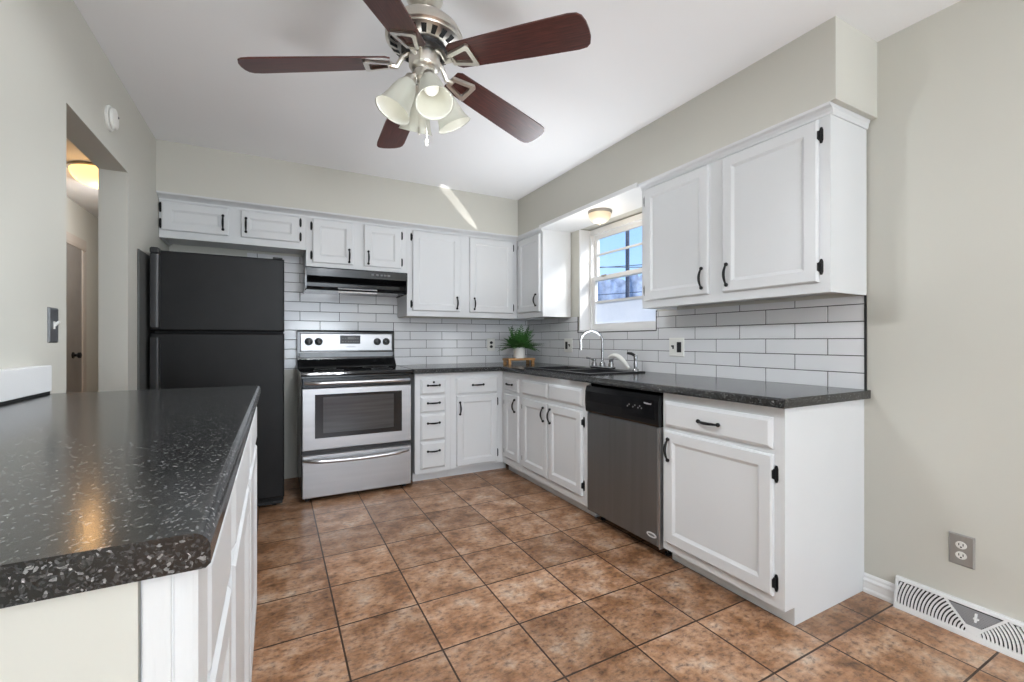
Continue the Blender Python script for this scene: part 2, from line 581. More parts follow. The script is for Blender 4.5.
# ------------------------------------------------------------------ outside
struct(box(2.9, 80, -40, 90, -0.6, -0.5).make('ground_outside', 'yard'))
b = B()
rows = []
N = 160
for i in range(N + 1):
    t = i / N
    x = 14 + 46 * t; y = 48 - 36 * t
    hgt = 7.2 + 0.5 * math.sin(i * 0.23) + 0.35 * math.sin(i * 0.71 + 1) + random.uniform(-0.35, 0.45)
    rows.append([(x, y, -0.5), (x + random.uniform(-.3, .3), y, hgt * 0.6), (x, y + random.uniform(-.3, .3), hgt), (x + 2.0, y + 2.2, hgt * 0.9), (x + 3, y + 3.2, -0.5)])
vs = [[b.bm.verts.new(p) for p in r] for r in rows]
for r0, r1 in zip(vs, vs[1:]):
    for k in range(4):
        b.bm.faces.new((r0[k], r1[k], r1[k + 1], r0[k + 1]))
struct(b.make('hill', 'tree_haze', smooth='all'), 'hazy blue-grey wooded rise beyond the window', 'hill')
pd = Vector((math.sin(YAW + math.atan((627.5 - 512) / 444.87)), math.cos(YAW + math.atan((627.5 - 512) / 444.87)), 0))
pp = pd * 21.0
pole = thing('utility_pole', 'dark wooden utility pole outside the window', 'pole', (pp.x, pp.y, -0.5))
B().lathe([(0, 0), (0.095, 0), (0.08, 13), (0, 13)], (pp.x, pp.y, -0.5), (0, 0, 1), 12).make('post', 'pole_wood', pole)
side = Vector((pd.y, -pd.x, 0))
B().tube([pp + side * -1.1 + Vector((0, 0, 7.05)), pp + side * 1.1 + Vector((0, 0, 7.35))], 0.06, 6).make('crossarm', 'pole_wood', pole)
for k, (za, zb, lab) in enumerate(((5.6, 4.6, 'uppermost of the thin wires beyond the window'), (4.9, 5.6, 'thin wire rising beyond the window behind the pole'), (3.4, 4.6, 'lowest of the thin wires beyond the window'))):
    qq = pp + pd * (0.6 + 0.5 * k)
    a, c = qq - side * 12 + Vector((0, 0, za)), qq + side * 12 + Vector((0, 0, zb))
    pts = [a.lerp(c, t / 16) - Vector((0, 0, 0.5 * math.sin(PI * t / 16))) for t in range(17)]
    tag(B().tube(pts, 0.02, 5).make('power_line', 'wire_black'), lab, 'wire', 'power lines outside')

# ------------------------------------------------------------------ backsplash
TL, TH, TZ, G = 0.309, 0.079, 0.988, 0.0019
def tiles(F, regions, s_odd, depth=0.008):
    """running-bond tiles clipped to regions (s0, s1, z0, z1); rows counted from TZ"""
    b = B()
    for (r0, r1, z0, z1) in regions:
        k0 = math.floor((z0 - TZ) / TH)
        for k in range(k0, math.ceil((z1 - TZ) / TH)):
            st = s_odd + (0 if k % 2 else TL / 2)
            a, c = TZ + k * TH, TZ + (k + 1) * TH
            i0 = math.floor((r0 - st) / TL)
            for i in range(i0, math.ceil((r1 - st) / TL) + 1):
                p, q = st + i * TL + G, st + (i + 1) * TL - G
                za, zb = a + G, c - G
                P0, P1, Z0, Z1 = max(p, r0), min(q, r1), max(za, z0), min(zb, z1)
                if P1 - P0 < 0.004 or Z1 - Z0 < 0.004:
                    continue
                e = 0.0018
                il, ir = (e if P0 == p else 0), (e if P1 == q else 0)
                ib, it = (e if Z0 == za else 0), (e if Z1 == zb else 0)
                lo = [F(u, z, 0.001) for u, z in ((P0, Z0), (P1, Z0), (P1, Z1), (P0, Z1))]
                md = [F(u, z, depth - 0.0012) for u, z in ((P0, Z0), (P1, Z0), (P1, Z1), (P0, Z1))]
                hi = [F(u, z, depth) for u, z in ((P0 + il, Z0 + ib), (P1 - ir, Z0 + ib), (P1 - ir, Z1 - it), (P0 + il, Z1 - it))]
                L = [[b.bm.verts.new(x) for x in r] for r in (lo, md, hi)]
                b.bm.faces.new(L[2])
                for m in range(2):
                    for n in range(4):
                        b.bm.faces.new((L[m][n], L[m][(n + 1) % 4], L[m + 1][(n + 1) % 4], L[m + 1][n]))
    return b

def grout(F, regions):
    b = B()
    for (r0, r1, z0, z1) in regions:
        b.rings(F, r0, r1, z0, z1, [(0, 0.0004), (0, 0.0062)])
    return b

FR, FB = Fright(XR), Fback(YB)
CBOT = 1.35
regR = [(1.034, WY0 - 0.006, CT + 0.0005, CBOT - 0.009), (WY0 - 0.006, WY1 + 0.006, CT + 0.0005, WZ0 - 0.006), (WY1 + 0.006, 4.10, CT + 0.0005, CBOT - 0.001)]
bs = thing('tile_backsplash', 'glossy white subway tile backsplash around the sink window', 'backsplash', (XR, 2.6, CT))
tiles(FR, regR, 1.186).make('tiling', 'tile_white', bs)
grout(FR, regR).make('grout', 'grout_grey', bs)
B().rings(FR, 1.0265, 1.0335, CT, CBOT, [(0, 0.0006), (0, 0.010)]).make('end_trim', 'black_trim', bs)['label'] = 'thin black metal end strip'
t = B()
t.rings(FR, WY0 - 0.006, WY0 + 0.0, WZ0 - 0.006, CBOT, [(0, 0.0006), (0, 0.0095)])
t.rings(FR, WY1 + 0.0, WY1 + 0.006, WZ0 - 0.006, CBOT, [(0, 0.0006), (0, 0.0095)])
t.rings(FR, WY0 - 0.0, WY1 + 0.0, WZ0 - 0.007, WZ0 - 0.0, [(0, 0.0006), (0, 0.0095)])
t.make('edge_trim', 'black_trim', bs)['label'] = 'thin black metal edging'
regB = [(-0.20, 0.954, 0.90, 1.835), (0.954, 0.988, CT + 0.0005, 1.835), (0.988, XR - 0.009, CT + 0.0005, CBOT - 0.001)]
bs2 = thing('tile_backsplash', 'glossy white subway tile backsplash behind the range', 'backsplash', (1.0, YB, CT))
tiles(FB, regB, 0.333).make('tiling', 'tile_white', bs2)
grout(FB, regB).make('grout', 'grout_grey', bs2)

# ------------------------------------------------------------------ cabinet parts
DOOR = [(0, 0), (0, 0.014), (0.006, 0.0195), (0.052, 0.0195), (0.056, 0.017), (0.066, 0.0115), (0.0665, 0.011)]
DRAWER = [(0, 0), (0, 0.010), (0.014, 0.0195)]
def door(F, u0, u1, z0, z1, root, name='door'):
    return B().rings(F, u0, u1, z0, z1, DOOR).make(name, 'white_paint', root)

def drawer(F, u0, u1, z0, z1, root, name='drawer'):
    return B().rings(F, u0, u1, z0, z1, DRAWER).make(name, 'white_paint', root)

def pull(F, u, z, parent, vertical=True, L=0.098):
    b = B()
    pts, rad = [], []
    n = 14
    for i in range(n + 1):
        t = i / n
        s_ = (t - 0.5) * L
        h = 0.0195 + 0.010 + 0.018 * math.sin(PI * t)
        r = 0.0040 + 0.0030 * math.sin(PI * t)
        pts.append(F(u + (0 if vertical else s_), z + (s_ if vertical else 0), h)); rad.append(r)
    b.tube(pts, rad, 8)
    for s_ in (-L / 2, L / 2):
        c = F(u + (0 if vertical else s_), z + (s_ if vertical else 0), 0.0195 + 0.008)
        b.ball(c, 0.0098, 10)
        e = F(u + (0 if vertical else s_), z + (s_ if vertical else 0), 0.018)
        b.tube([e, c], [0.0068, 0.005], 8)
    return b.make('handle', 'black_iron', parent, smooth=60)

def hinge(F, u, z, side, parent):
    """surface hinge; side = +1 when the cabinet frame lies on the larger-u side"""
    b = B()
    a, c = (u + 0.001 * side, u + 0.016 * side)
    lo, hi = min(a, c), max(a, c)
    poly = [(lo, z - 0.022), (lo + 0.004, z - 0.034), (hi - 0.004, z - 0.034), (hi, z - 0.022), (hi, z + 0.022), (hi - 0.004, z + 0.034), (lo + 0.004, z + 0.034), (lo, z + 0.022)]
    b.prism(poly, 0.0, 0.0035, lambda p, q, h: F(p, q, h))
    b.tube([F(u + 0.003 * side, z - 0.020, 0.007), F(u + 0.003 * side, z + 0.020, 0.007)], 0.0045, 8)
    b.prism([(u + 0.0002 * side, z - 0.017), (u + 0.003 * side, z - 0.017), (u + 0.003 * side, z + 0.017), (u + 0.0002 * side, z + 0.017)], 0.004, 0.0185, lambda p, q, h: F(p, q, h))
    return b.make('hinge', 'black_iron', parent)

# ------------------------------------------------------------------ base cabinets
YF, XF, TK = 3.488, 1.7605, 0.073          # face planes and toe-kick height
FBK, FRT = Fback(YF), Fright(XF)
# drawer base beside the range
c = thing('base_cabinet', 'white base cabinet of four stacked drawers beside the range', 'cabinet', (1.12, 3.80, 0))
box(0.977, 1.2745, YF, 4.109, TK, CB).box(0.977, 1.2745, YF + 0.06, 4.109, 0, TK).make('body', 'white_paint', c)
for (z0, z1) in ((0.704, 0.828), (0.560, 0.688), (0.335, 0.543), (0.108, 0.320)):
    d = drawer(FBK, 1.022, 1.230, z0, z1, c)
    pull(FBK, 1.126, (z0 + z1) / 2 + (0.012 if z1 - z0 < 0.15 else 0.035), d, False)
    if z0 > 0.7:
        B().ball((1.126, YF - 0.027, 0.803), 0.009, 10).tube([(1.126, YF - 0.018, 0.803), (1.126, YF - 0.027, 0.803)], 0.005, 8).make('knob', 'black_iron', d, smooth=60)
# corner base on the back run
c = thing('base_cabinet', 'white base cabinet with one wide drawer over one door in the corner', 'cabinet', (1.5, 3.80, 0))
box(1.2755, XF - 0.0005, YF, 4.109, TK, CB).box(1.2755, XF + 0.06, YF + 0.06, 4.109, 0, TK).make('body', 'white_paint', c)
d = drawer(FBK, 1.322, 1.705, 0.690, 0.829, c); pull(FBK, 1.515, 0.765, d, False)
d = door(FBK, 1.326, 1.700, 0.092, 0.678, c); pull(FBK, 1.352, 0.575, d)
for z in (0.61, 0.165):
    hinge(FBK, 1.700, z, 1, d)
# narrow corner base on the sink run
c = thing('base_cabinet', 'narrow white base cabinet with tiny drawer between corner and sink cabinet', 'cabinet', (2.0, 3.32, 0))
box(XF, XR - 0.001, 3.1555, YF - 0.0005, TK, CB).box(XF + 0.06, XR - 0.001, 3.1555, YF - 0.0005, 0, TK).make('body', 'white_paint', c)
d = drawer(FRT, 3.185, 3.425, 0.712, 0.820, c); pull(FRT, 3.315, 0.770, d, False)
d = door(FRT, 3.185, 3.430, 0.140, 0.682, c); pull(FRT, 3.225, 0.600, d)
for z in (0.61, 0.19):
    hinge(FRT, 3.430, z, 1, d)
# sink base
c = thing('sink_base_cabinet', 'white double-door cabinet under the sink', 'cabinet', (2.0, 2.71, 0))
box(XF, XR - 0.001, 2.2765, 3.1545, TK, 0.70).box(XF, XF + 0.02, 2.2765, 3.1545, 0.70, CB).box(XF + 0.06, XR - 0.001, 2.2765, 3.1545, 0, TK).make('body', 'white_paint', c)
drawer(FRT, 2.741, 3.118, 0.712, 0.822, c, 'false_drawer_front')
drawer(FRT, 2.330, 2.729, 0.712, 0.822, c, 'false_drawer_front')
d = door(FRT, 2.744, 3.112, 0.132, 0.678, c); pull(FRT, 2.782, 0.595, d)
hinge(FRT, 3.112, 0.61, 1, d); hinge(FRT, 3.112, 0.20, 1, d)
d = door(FRT, 2.328, 2.726, 0.132, 0.678, c); pull(FRT, 2.690, 0.595, d)
hinge(FRT, 2.328, 0.61, -1, d); hinge(FRT, 2.328, 0.20, -1, d)
# end base
c = thing('base_cabinet', 'white end base cabinet with one drawer and one door beside the dishwasher', 'cabinet', (2.0, 1.35, 0))
box(XF, XR - 0.001, 1.0369, 1.6545, TK, CB).box(XF + 0.065, XR - 0.001, 1.0369, 1.6545, 0, TK).make('body', 'white_paint', c)
d = drawer(FRT, 1.080, 1.636, 0.704, 0.829, c); pull(FRT, 1.368, 0.762, d, False, 0.105)
d = door(FRT, 1.078, 1.634, 0.118, 0.681, c); pull(FRT, 1.603, 0.590, d, True, 0.105)
for z in (0.605, 0.172):
    hinge(FRT, 1.078, z, -1, d)

# ------------------------------------------------------------------ dishwasher
c = thing('dishwasher', 'dishwasher with dark stainless door and black control panel', 'dishwasher', (2.0, 1.965, 0))
box(1.790, XR - 0.02, 1.661, 2.270, 0.075, 0.865).box(1.86, XR - 0.02, 1.661, 2.270, 0.012, 0.075).make('tub', 'black_plastic', c)
b = B()
for y in (1.70, 2.23):
    b = B().lathe([(0, 0), (0.018, 0), (0.018, 0.008), (0.006, 0.01), (0.006, 0.075), (0, 0.075)], (1.845, y, 0), (0, 0, 1), 10)
    b.make('leveling_foot', 'black_plastic', c)
FD = Fright(1.790)
dd = B().rings(FD, 1.672, 2.270, 0.066, 0.688, [(0, 0), (0, 0.038), (0.006, 0.046), (0.010, 0.047)]).make('door', 'steel_dark', c)
B().rings(FD, 1.6655, 1.6725, 0.060, 0.688, [(0, 0), (0, 0.044)]).make('edge_strip', 'steel', dd)
prof = [(0, 0.690), (0.050, 0.690), (0.056, 0.70), (0.060, 0.76), (0.058, 0.82), (0.048, 0.853), (0, 0.862)]
pn = B().prism(prof, 1.662, 2.271, lambda p, q, a: (1.790 - p, a, q)).make('control_panel', 'black_enamel', c)
B().prism([(0.0612, 0.725), (0.0614, 0.76), (0.0602, 0.825), (0.055, 0.825), (0.055, 0.725)], 1.69, 1.93, lambda p, q, a: (1.790 - p, a, q)).make('display_strip', 'black_glass', pn)
for k, y in enumerate((1.885, 1.872, 1.842, 1.827, 1.803, 1.790, 1.778)):
    z = 0.775 + (0.010 if k % 2 else 0)
    B().box(1.7278, 1.7300, y - 0.003, y + 0.003, z - 0.004, z + 0.004).make('indicator_mark', 'mark_grey', pn)
def lettering(txt, parent, loc, size, rot, mat, name='lettering'):
    cu = bpy.data.curves.new(name, 'FONT')
    cu.body = txt
    cu.size = size
    cu.align_x = 'CENTER'
    cu.align_y = 'CENTER'
    cu.extrude = 0.0004
    tmp = bpy.data.objects.new('letters', cu)
    COL.objects.link(tmp)
    bpy.context.view_layer.update()
    me = bpy.data.meshes.new_from_object(tmp.evaluated_get(bpy.context.evaluated_depsgraph_get()))
    bpy.data.objects.remove(tmp)
    bpy.data.curves.remove(cu)
    me.name = name
    me.materials.clear()
    me.materials.append(M[mat])
    o = bpy.data.objects.new(name, me)
    COL.objects.link(o)
    o.parent = parent
    r = parent
    while r.parent:
        r = r.parent
    o.location = Vector(loc) - r.location
    o.rotation_euler = rot
    return o
lettering('Whirlpool', pn, (1.7292, 1.735, 0.806), 0.0125, (PI / 2, 0, -PI / 2), 'mark_white')
b = B()
b.prism([(1.7185 + 0.0 + 0.034 * math.cos(k * PI / 12) , 0.118 + 0.013 * math.sin(k * PI / 12)) for k in range(24)], 0.047, 0.0495, lambda p, q, h: (1.790 - h, p, q))
bd = b.make('badge', 'mark_white', dd)
b = B()
b.prism([(1.7185 + 0.0 + 0.024 * math.cos(k * PI / 12) , 0.118 + 0.006 * math.sin(k * PI / 12)) for k in range(24)], 0.0495, 0.0500, lambda p, q, h: (1.790 - h, p, q))
b.make('badge', 'mark_grey', dd)

# ------------------------------------------------------------------ countertops
def cells(b, xs, ys, keep, z0, z1):
    V = {}
    def v(i, j, z):
        k = (i, j, z)
        if k not in V:
            V[k] = b.bm.verts.new((xs[i], ys[j], z))
        return V[k]
    inside = lambda i, j: 0 <= i < len(xs) - 1 and 0 <= j < len(ys) - 1 and keep(i, j)
    for i in range(len(xs) - 1):
        for j in range(len(ys) - 1):
            if not inside(i, j):
                continue
            b.bm.faces.new((v(i, j, z1), v(i + 1, j, z1), v(i + 1, j + 1, z1), v(i, j + 1, z1)))
            b.bm.faces.new((v(i, j, z0), v(i, j + 1, z0), v(i + 1, j + 1, z0), v(i + 1, j, z0)))
            for (di, dj, a, c) in ((-1, 0, (i, j), (i, j + 1)), (1, 0, (i + 1, j), (i + 1, j + 1)), (0, -1, (i, j), (i + 1, j)), (0, 1, (i, j + 1), (i + 1, j + 1))):
                if not inside(i + di, j + dj):
                    b.bm.faces.new((v(*a, z0), v(*c, z0), v(*c, z1), v(*a, z1)))
SX0, SX1, SY0, SY1 = 1.772, 2.268, 2.296, 3.125      # sink outline
XC, YC = 1.7161, 3.447
b = B()
xs = [0.955, XC, SX0 + 0.02, SX1 - 0.02, XR - 0.001]
ys = [1.0118, SY0 + 0.02, SY1 - 0.02, YC, YB - 0.001]
cells(b, xs, ys, lambda i, j: (j == 3) or (i >= 1 and not (i == 2 and j == 1)), CB, CT)
es = [e for e in b.bm.edges if all(abs(v.co.z - CT) < 1e-6 for v in e.verts) and
      (all(abs(v.co.x - XC) < 1e-6 and v.co.y < YC + 1e-6 for v in e.verts) or all(abs(v.co.y - YC) < 1e-6 and v.co.x < XC + 1e-6 for v in e.verts))]
bmesh.ops.bevel(b.bm, geom=es, offset=0.012, segments=4, affect='EDGES', profile=0.5)
ct = b.make('countertop', 'counter_black', smooth=35)
tag(ct, 'black speckled L-shaped countertop around the sink', 'countertop')

# ------------------------------------------------------------------ sink, faucet, sprayer
sk = thing('kitchen_sink', 'black double-bowl drop-in sink under the window', 'sink', (2.02, 2.71, CT))
b = B()
ym = 2.70
xs = [SX0, SX0 + 0.045, SX1 - 0.11, SX1]
ys = [SY0, SY0 + 0.045, ym - 0.02, ym + 0.02, SY1 - 0.045, SY1]
cells(b, xs, ys, lambda i, j: not (i == 1 and j in (1, 3)), CT + 0.0004, CT + 0.010)
bmesh.ops.bevel(b.bm, geom=[e for e in b.bm.edges if all(abs(v.co.z - CT - 0.010) < 1e-6 for v in e.verts) and e.calc_face_angle(0) > 0.5], offset=0.004, segments=2, affect='EDGES')
b.make('rim', 'sink_black', sk, smooth=35)
for (ya, yb) in ((SY0 + 0.045, ym - 0.02), (ym + 0.02, SY1 - 0.045)):
    b = B()
    x0_, x1_ = SX0 + 0.045, SX1 - 0.11
    F = lambda u, v_, h: (u, v_, CT + h)
    prev = None
    for ins, h in ((0, 0.008), (0.004, -0.02), (0.012, -0.15), (0.04, -0.18)):
        r = [b.bm.verts.new(p) for p in ((x0_ + ins, ya + ins, CT + h), (x1_ - ins, ya + ins, CT + h), (x1_ - ins, yb - ins, CT + h), (x0_ + ins, yb - ins, CT + h))]
        if prev:
            for k in range(4):
                b.bm.faces.new((prev[k], prev[(k + 1) % 4], r[(k + 1) % 4], r[k]))
        prev = r
    b.bm.faces.new(prev)
    bo = b.make('bowl', 'sink_black', sk)
    B().lathe([(0, 0.006), (0.02, 0.006), (0.04, 0.008), (0.045, 0.001), (0, 0.001)], ((x0_ + x1_) / 2, (ya + yb) / 2, CT - 0.18), (0, 0, 1), 20).make('drain', 'chrome', bo)

ZS = CT + 0.0105
fx = 2.215
fa = thing('faucet', 'chrome gooseneck faucet with two lever handles behind the sink', 'faucet', (fx, 2.69, ZS))
B().box(fx - 0.026, fx + 0.026, 2.69 - 0.125, 2.69 + 0.125, ZS, ZS + 0.018, bev=0.008, seg=3).lathe([(0.024, 0.016), (0.022, 0.04), (0.014, 0.052), (0, 0.054)], (fx, 2.69, ZS)).make('base_plate', 'chrome', fa, smooth=40)
pts, R = [], 0.085
dx, dy = -0.90, 0.44
for k in range(8):
    pts.append((fx, 2.69, ZS + 0.03 + k * 0.025))
for k in range(1, 17):
    a = PI * k / 16 * 1.06
    q = R * (1 - math.cos(a))
    pts.append((fx + dx * q, 2.69 + dy * q, ZS + 0.205 + R * math.sin(a)))
l = pts[-1]
pts.append((l[0], l[1], l[2] - 0.05))
B().tube(pts, 0.0085, 12).make('spout', 'chrome', fa, smooth=60)
for sgn in (-1, 1):
    y = 2.69 + sgn * 0.10
    hb = B().lathe([(0.022, 0.016), (0.020, 0.035), (0.013, 0.05), (0.016, 0.058), (0.016, 0.068), (0, 0.072)], (fx, y, ZS))
    hb.tube([(fx, y, ZS + 0.062), (fx - 0.02, y + sgn * 0.030, ZS + 0.074), (fx - 0.03, y + sgn * 0.060, ZS + 0.078)], [0.007, 0.006, 0.0075], 8)
    hb.make('lever_handle', 'chrome', fa, smooth=50)
sp = thing('side_sprayer', 'chrome side sprayer with black nozzle at the near end of the sink', 'sprayer', (2.225, 2.345, ZS))
B().lathe([(0, 0), (0.022, 0), (0.021, 0.012), (0.012, 0.02), (0.014, 0.055), (0.011, 0.062), (0.012, 0.075), (0.015, 0.10), (0.012, 0.112), (0, 0.114)], (2.225, 2.345, ZS)).make('body', 'chrome', sp, smooth=50)
B().tube([(2.225, 2.345, ZS + 0.106), (2.205, 2.365, ZS + 0.122), (2.182, 2.385, ZS + 0.126)], [0.010, 0.011, 0.009], 10).make('nozzle', 'black_plastic', sp, smooth=50)
pts = []
for k in range(17):
    t = k / 16
    pts.append((2.225, 2.625 - 0.215 * t, ZS + 0.036 + 0.072 * math.sin(PI * min(1, 0.25 + 0.75 * t)) - 0.022 * t))
tag(B().tube(pts, [0.010 + 0.010 * math.sin(PI * k / 16) for k in range(17)], 10).make('spray_hose', 'plastic_white', smooth=60), 'white arched hose on the sink ledge between faucet and sprayer', 'hose')

# ------------------------------------------------------------------ plant on riser
rz = thing('wooden_riser', 'small wooden riser on the counter corner under the plant', 'riser', (2.05, 3.72, CT))
T0 = CT + 0.0575
box(1.905, 2.195, 3.655, 3.785, T0 - 0.020, T0, bev=0.003).make('top', 'riser_wood', rz)
for (x, y) in ((1.925, 3.675), (2.175, 3.675), (1.925, 3.765), (2.175, 3.765)):
    B().box(x - 0.013, x + 0.013, y - 0.013, y + 0.013, CT, T0 - 0.020).make('leg', 'riser_wood', rz)
pc = (2.055, 3.72)
pl = thing('potted_fern', 'green fern in a white pot on the wooden riser', 'plant', (pc[0], pc[1], T0))
B().lathe([(0, 0), (0.047, 0), (0.052, 0.01), (0.058, 0.10), (0.058, 0.104), (0.052, 0.104), (0.050, 0.088), (0, 0.088)], (*pc, T0), n=28).make('pot', 'pot_white', pl, smooth=40)
B().lathe([(0, 0.092), (0.0495, 0.0885)], (*pc, T0), n=20).make('soil', 'soil', pl)
b = B()
for i in range(90):
    az = i * 2.39996 + random.uniform(-.2, .2)
    el = random.uniform(0.35, 1.45)
    L = random.uniform(0.13, 0.235)
    d0 = Vector((math.cos(az) * math.cos(el), math.sin(az) * math.cos(el), math.sin(el)))
    p = Vector((pc[0] + 0.025 * math.cos(az), pc[1] + 0.025 * math.sin(az), T0 + 0.088))
    st, nseg = [], 11
    for k in range(nseg + 1):
        st.append(p.copy())
        d0 = (d0 + Vector((0, 0, -0.055 - 0.03 * math.cos(el)))).normalized()
        p = p + d0 * L / nseg
    b.tube(st, [0.0016 - 0.001 * k / nseg for k in range(nseg + 1)], 4)
    for k in range(2, nseg + 1):
        t = (st[k] - st[k - 1]).normalized()
        sd = t.cross(Vector((0, 0, 1)))
        sd = sd.normalized() if sd.length > 1e-3 else Vector((1, 0, 0))
        up = sd.cross(t)
        ll = 0.040 * math.sin(PI * (0.12 + 0.85 * k / nseg)) + 0.004
        for sg in (-1, 1):
            q0 = st[k]
            tip = q0 + sd * sg * ll + t * ll * 0.5 - up * ll * 0.15
            m1 = q0 + (tip - q0) * 0.45 + t * 0.0075 + up * 0.002
            m2 = q0 + (tip - q0) * 0.45 - t * 0.0075 + up * 0.002
            b.face([q0, m1, tip]); b.face([q0, tip, m2])
b.make('foliage', 'fern_green', pl, weld=False)

# ------------------------------------------------------------------ wall outlets and switches
def plate(name, label, cat, F, u, z, w_, h_, mat, kind, group=None, t=0.006):
    p0 = F(u, z, 0)
    o = thing(name, label, cat, p0, group)
    B().rings(F, u - w_ / 2, u + w_ / 2, z - h_ / 2, z + h_ / 2, [(0, 0), (0, 0.002), (0.005, t)]).make('cover_plate', mat, o)
    return o
def receptacle(F, u, z, o, mat, slot, t=0.006):
    for dz in (0.020, -0.020):
        r = B().prism([(u + 0.0165 * math.cos(k * PI / 10), z + dz + 0.0145 * math.sin(k * PI / 10)) for k in range(20)], t - 0.001, t + 0.0025, lambda p, q, h: F(p, q, h)).make('socket', mat, o)
        s_ = B()
        if slot:
            for du in (-0.0062, 0.0062):
                s_.prism([(u + du - 0.0014, z + dz - 0.002), (u + du + 0.0014, z + dz - 0.002), (u + du + 0.0014, z + dz + 0.007), (u + du - 0.0014, z + dz + 0.007)], t + 0.0024, t + 0.0029, lambda p, q, h: F(p, q, h))
            s_.prism([(u + 0.003 * math.cos(k * PI / 6), z + dz - 0.0075 + 0.003 * math.sin(k * PI / 6)) for k in range(12)], t + 0.0024, t + 0.0029, lambda p, q, h: F(p, q, h))
            s_.make('slots', 'slot_dark', r)
FT, FTR = Fback(YB - 0.0082), Fright(XR - 0.0082)
o = plate('power_outlet', 'white plate with two black sockets on the tile beside the plant', 'outlet', FT, 1.937, 1.098, 0.085, 0.125, 'plastic_white', 0)
receptacle(FT, 1.937, 1.098, o, 'black_plastic', False)
def gang(label, u, z, order):
    o = plate('switch_outlet', label, 'switch', FTR, u, z, 0.125, 0.125, 'plastic_white', 0)
    ro = u + 0.024 * order
    B().rings(FTR, ro - 0.0175, ro + 0.0175, z - 0.034, z + 0.034, [(0, 0.005), (0, 0.0075), (0.002, 0.009)]).make('rocker', 'black_plastic', o)
    tg = u - 0.026 * order
    B().rings(FTR, tg - 0.006, tg + 0.006, z - 0.012, z + 0.012, [(0, 0.005), (0, 0.007)]).prism([(z - 0.005, 0.006), (z + 0.006, 0.006), (z + 0.012, 0.020), (z + 0.005, 0.021)], tg - 0.004, tg + 0.004, lambda p, q, a: FTR(a, p, q)).make('toggle', 'black_plastic', o)
gang('white wall plate with black rocker and toggle on the tile behind the faucet', 3.345, 1.095, 1)
gang('white wall plate with black rocker and toggle below the big wall cabinet', 2.103, 1.094, -1)
FW = Fright(XR)
o = plate('power_outlet', 'brushed metal outlet plate low on the bare wall above the floor register', 'outlet', FW, 0.711, 0.318, 0.076, 0.122, 'plate_metal', 1)
receptacle(FW, 0.711, 0.318, o, 'plastic_white', True)
FL = Fleft(XL)
o = plate('light_switch', 'brushed metal switch plate beside the hall doorway', 'switch', FL, 2.154, 1.191, 0.076, 0.124, 'steel_dark', 1)
B().prism([(1.183, 0.006), (1.197, 0.006), (1.207, 0.019), (1.201, 0.021)], 2.1495, 2.1585, lambda p, q, a: FL(a, p, q)).rings(FL, 2.147, 2.161, 1.178, 1.204, [(0, 0.005), (0, 0.007)]).make('toggle', 'plastic_white', o)
o = thing('smoke_alarm', 'round white smoke alarm high on the wall above the doorway', 'alarm', (XL, 2.755, 2.19))
B().lathe([(0, 0), (0.056, 0), (0.058, 0.008), (0.055, 0.012), (0, 0.012)], (XL, 2.755, 2.19), (1, 0, 0), 28).make('mount', 'plastic_white', o, smooth=35)
B().lathe([(0.0, 0.012), (0.046, 0.013), (0.050, 0.018), (0.046, 0.028), (0.028, 0.032), (0, 0.033)], (XL, 2.755, 2.19), (1, 0, 0), 28).make('cover', 'plastic_white', o, smooth=35)
B().ball((XL + 0.031, 2.772, 2.205), 0.006, 8).make('test_button', 'mark_grey', o)

# ------------------------------------------------------------------ floor register
vy0, vy1, VH = 0.425, 0.915, 0.125
vc, zb0 = 0.670, 0.024
rg = thing('floor_register', 'white metal baseboard register with curved slats under the metal outlet', 'register', (XR, vc, 0))
VF = lambda u, z, h: (XR - 0.036 + 0.022 * (z / VH) - h, u, z)      # leaning face
b = B()
b.prism([(0, 0), (0.040, 0), (0.040, 0.014), (0.030, 0.020), (0.014, VH - 0.01), (0.012, VH - 0.004), (0, VH - 0.004)], vy0, vy1, lambda p, q, a: (XR - 0.0005 - p * 0.80, a, q))
b.make('backing', 'slot_dark', rg)
b = B()
for (u0, u1, z0, z1) in ((vy0, vy1, 0.0, 0.022), (vy0, vy1, VH - 0.012, VH), (vy0, vy0 + 0.010, 0.018, VH - 0.012), (vy1 - 0.010, vy1, 0.018, VH - 0.012)):
    b.rings(VF, u0, u1, z0, z1, [(0, -0.004), (0, 0.003), (0.0015, 0.0045)])
for sg in (-1, 1):
    u0, u1 = vc, vc + sg * 0.085
    b.prism([(u0 - 0.005, zb0 - 0.004), (u0 + 0.005, zb0 - 0.004), (u1 + 0.005, VH - 0.010), (u1 - 0.005, VH - 0.010)], -0.002, 0.004, lambda p, q, h: VF(p, q, h))
b.prism([(vc - 0.016, zb0 - 0.004), (vc + 0.016, zb0 - 0.004), (vc + 0.026, zb0 + 0.026), (vc - 0.026, zb0 + 0.026)], -0.002, 0.0035, lambda p, q, h: VF(p, q, h))
b.box(XR - 0.016, XR - 0.0005, vy0, vy1, VH - 0.003, VH + 0.001)
b.make('frame', 'trim_white', rg)
b = B()
th = math.atan2(VH - 0.012 - zb0, 0.085)
r = 0.020
while r < 0.262:
    for sg in (-1, 1):
        arc = []
        for k in range(25):
            a = th * k / 24
            u, z = vc + sg * r * math.cos(a), zb0 - 0.002 + r * math.sin(a)
            if z > VH - 0.012 or not (vy0 + 0.006 < u < vy1 - 0.006):
                continue
            arc.append((a, u, z))
        for (a0, _u, _z), (a1, _u2, _z2) in zip(arc, arc[1:]):
            q = [(vc + sg * rr * math.cos(a), zb0 - 0.002 + rr * math.sin(a)) for rr, a in ((r - 0.0031, a0), (r + 0.0031, a0), (r + 0.0031, a1), (r - 0.0031, a1))]
            b.prism(q, -0.002, 0.0028, lambda p, z, h: VF(p, z, h))
    r += 0.0110
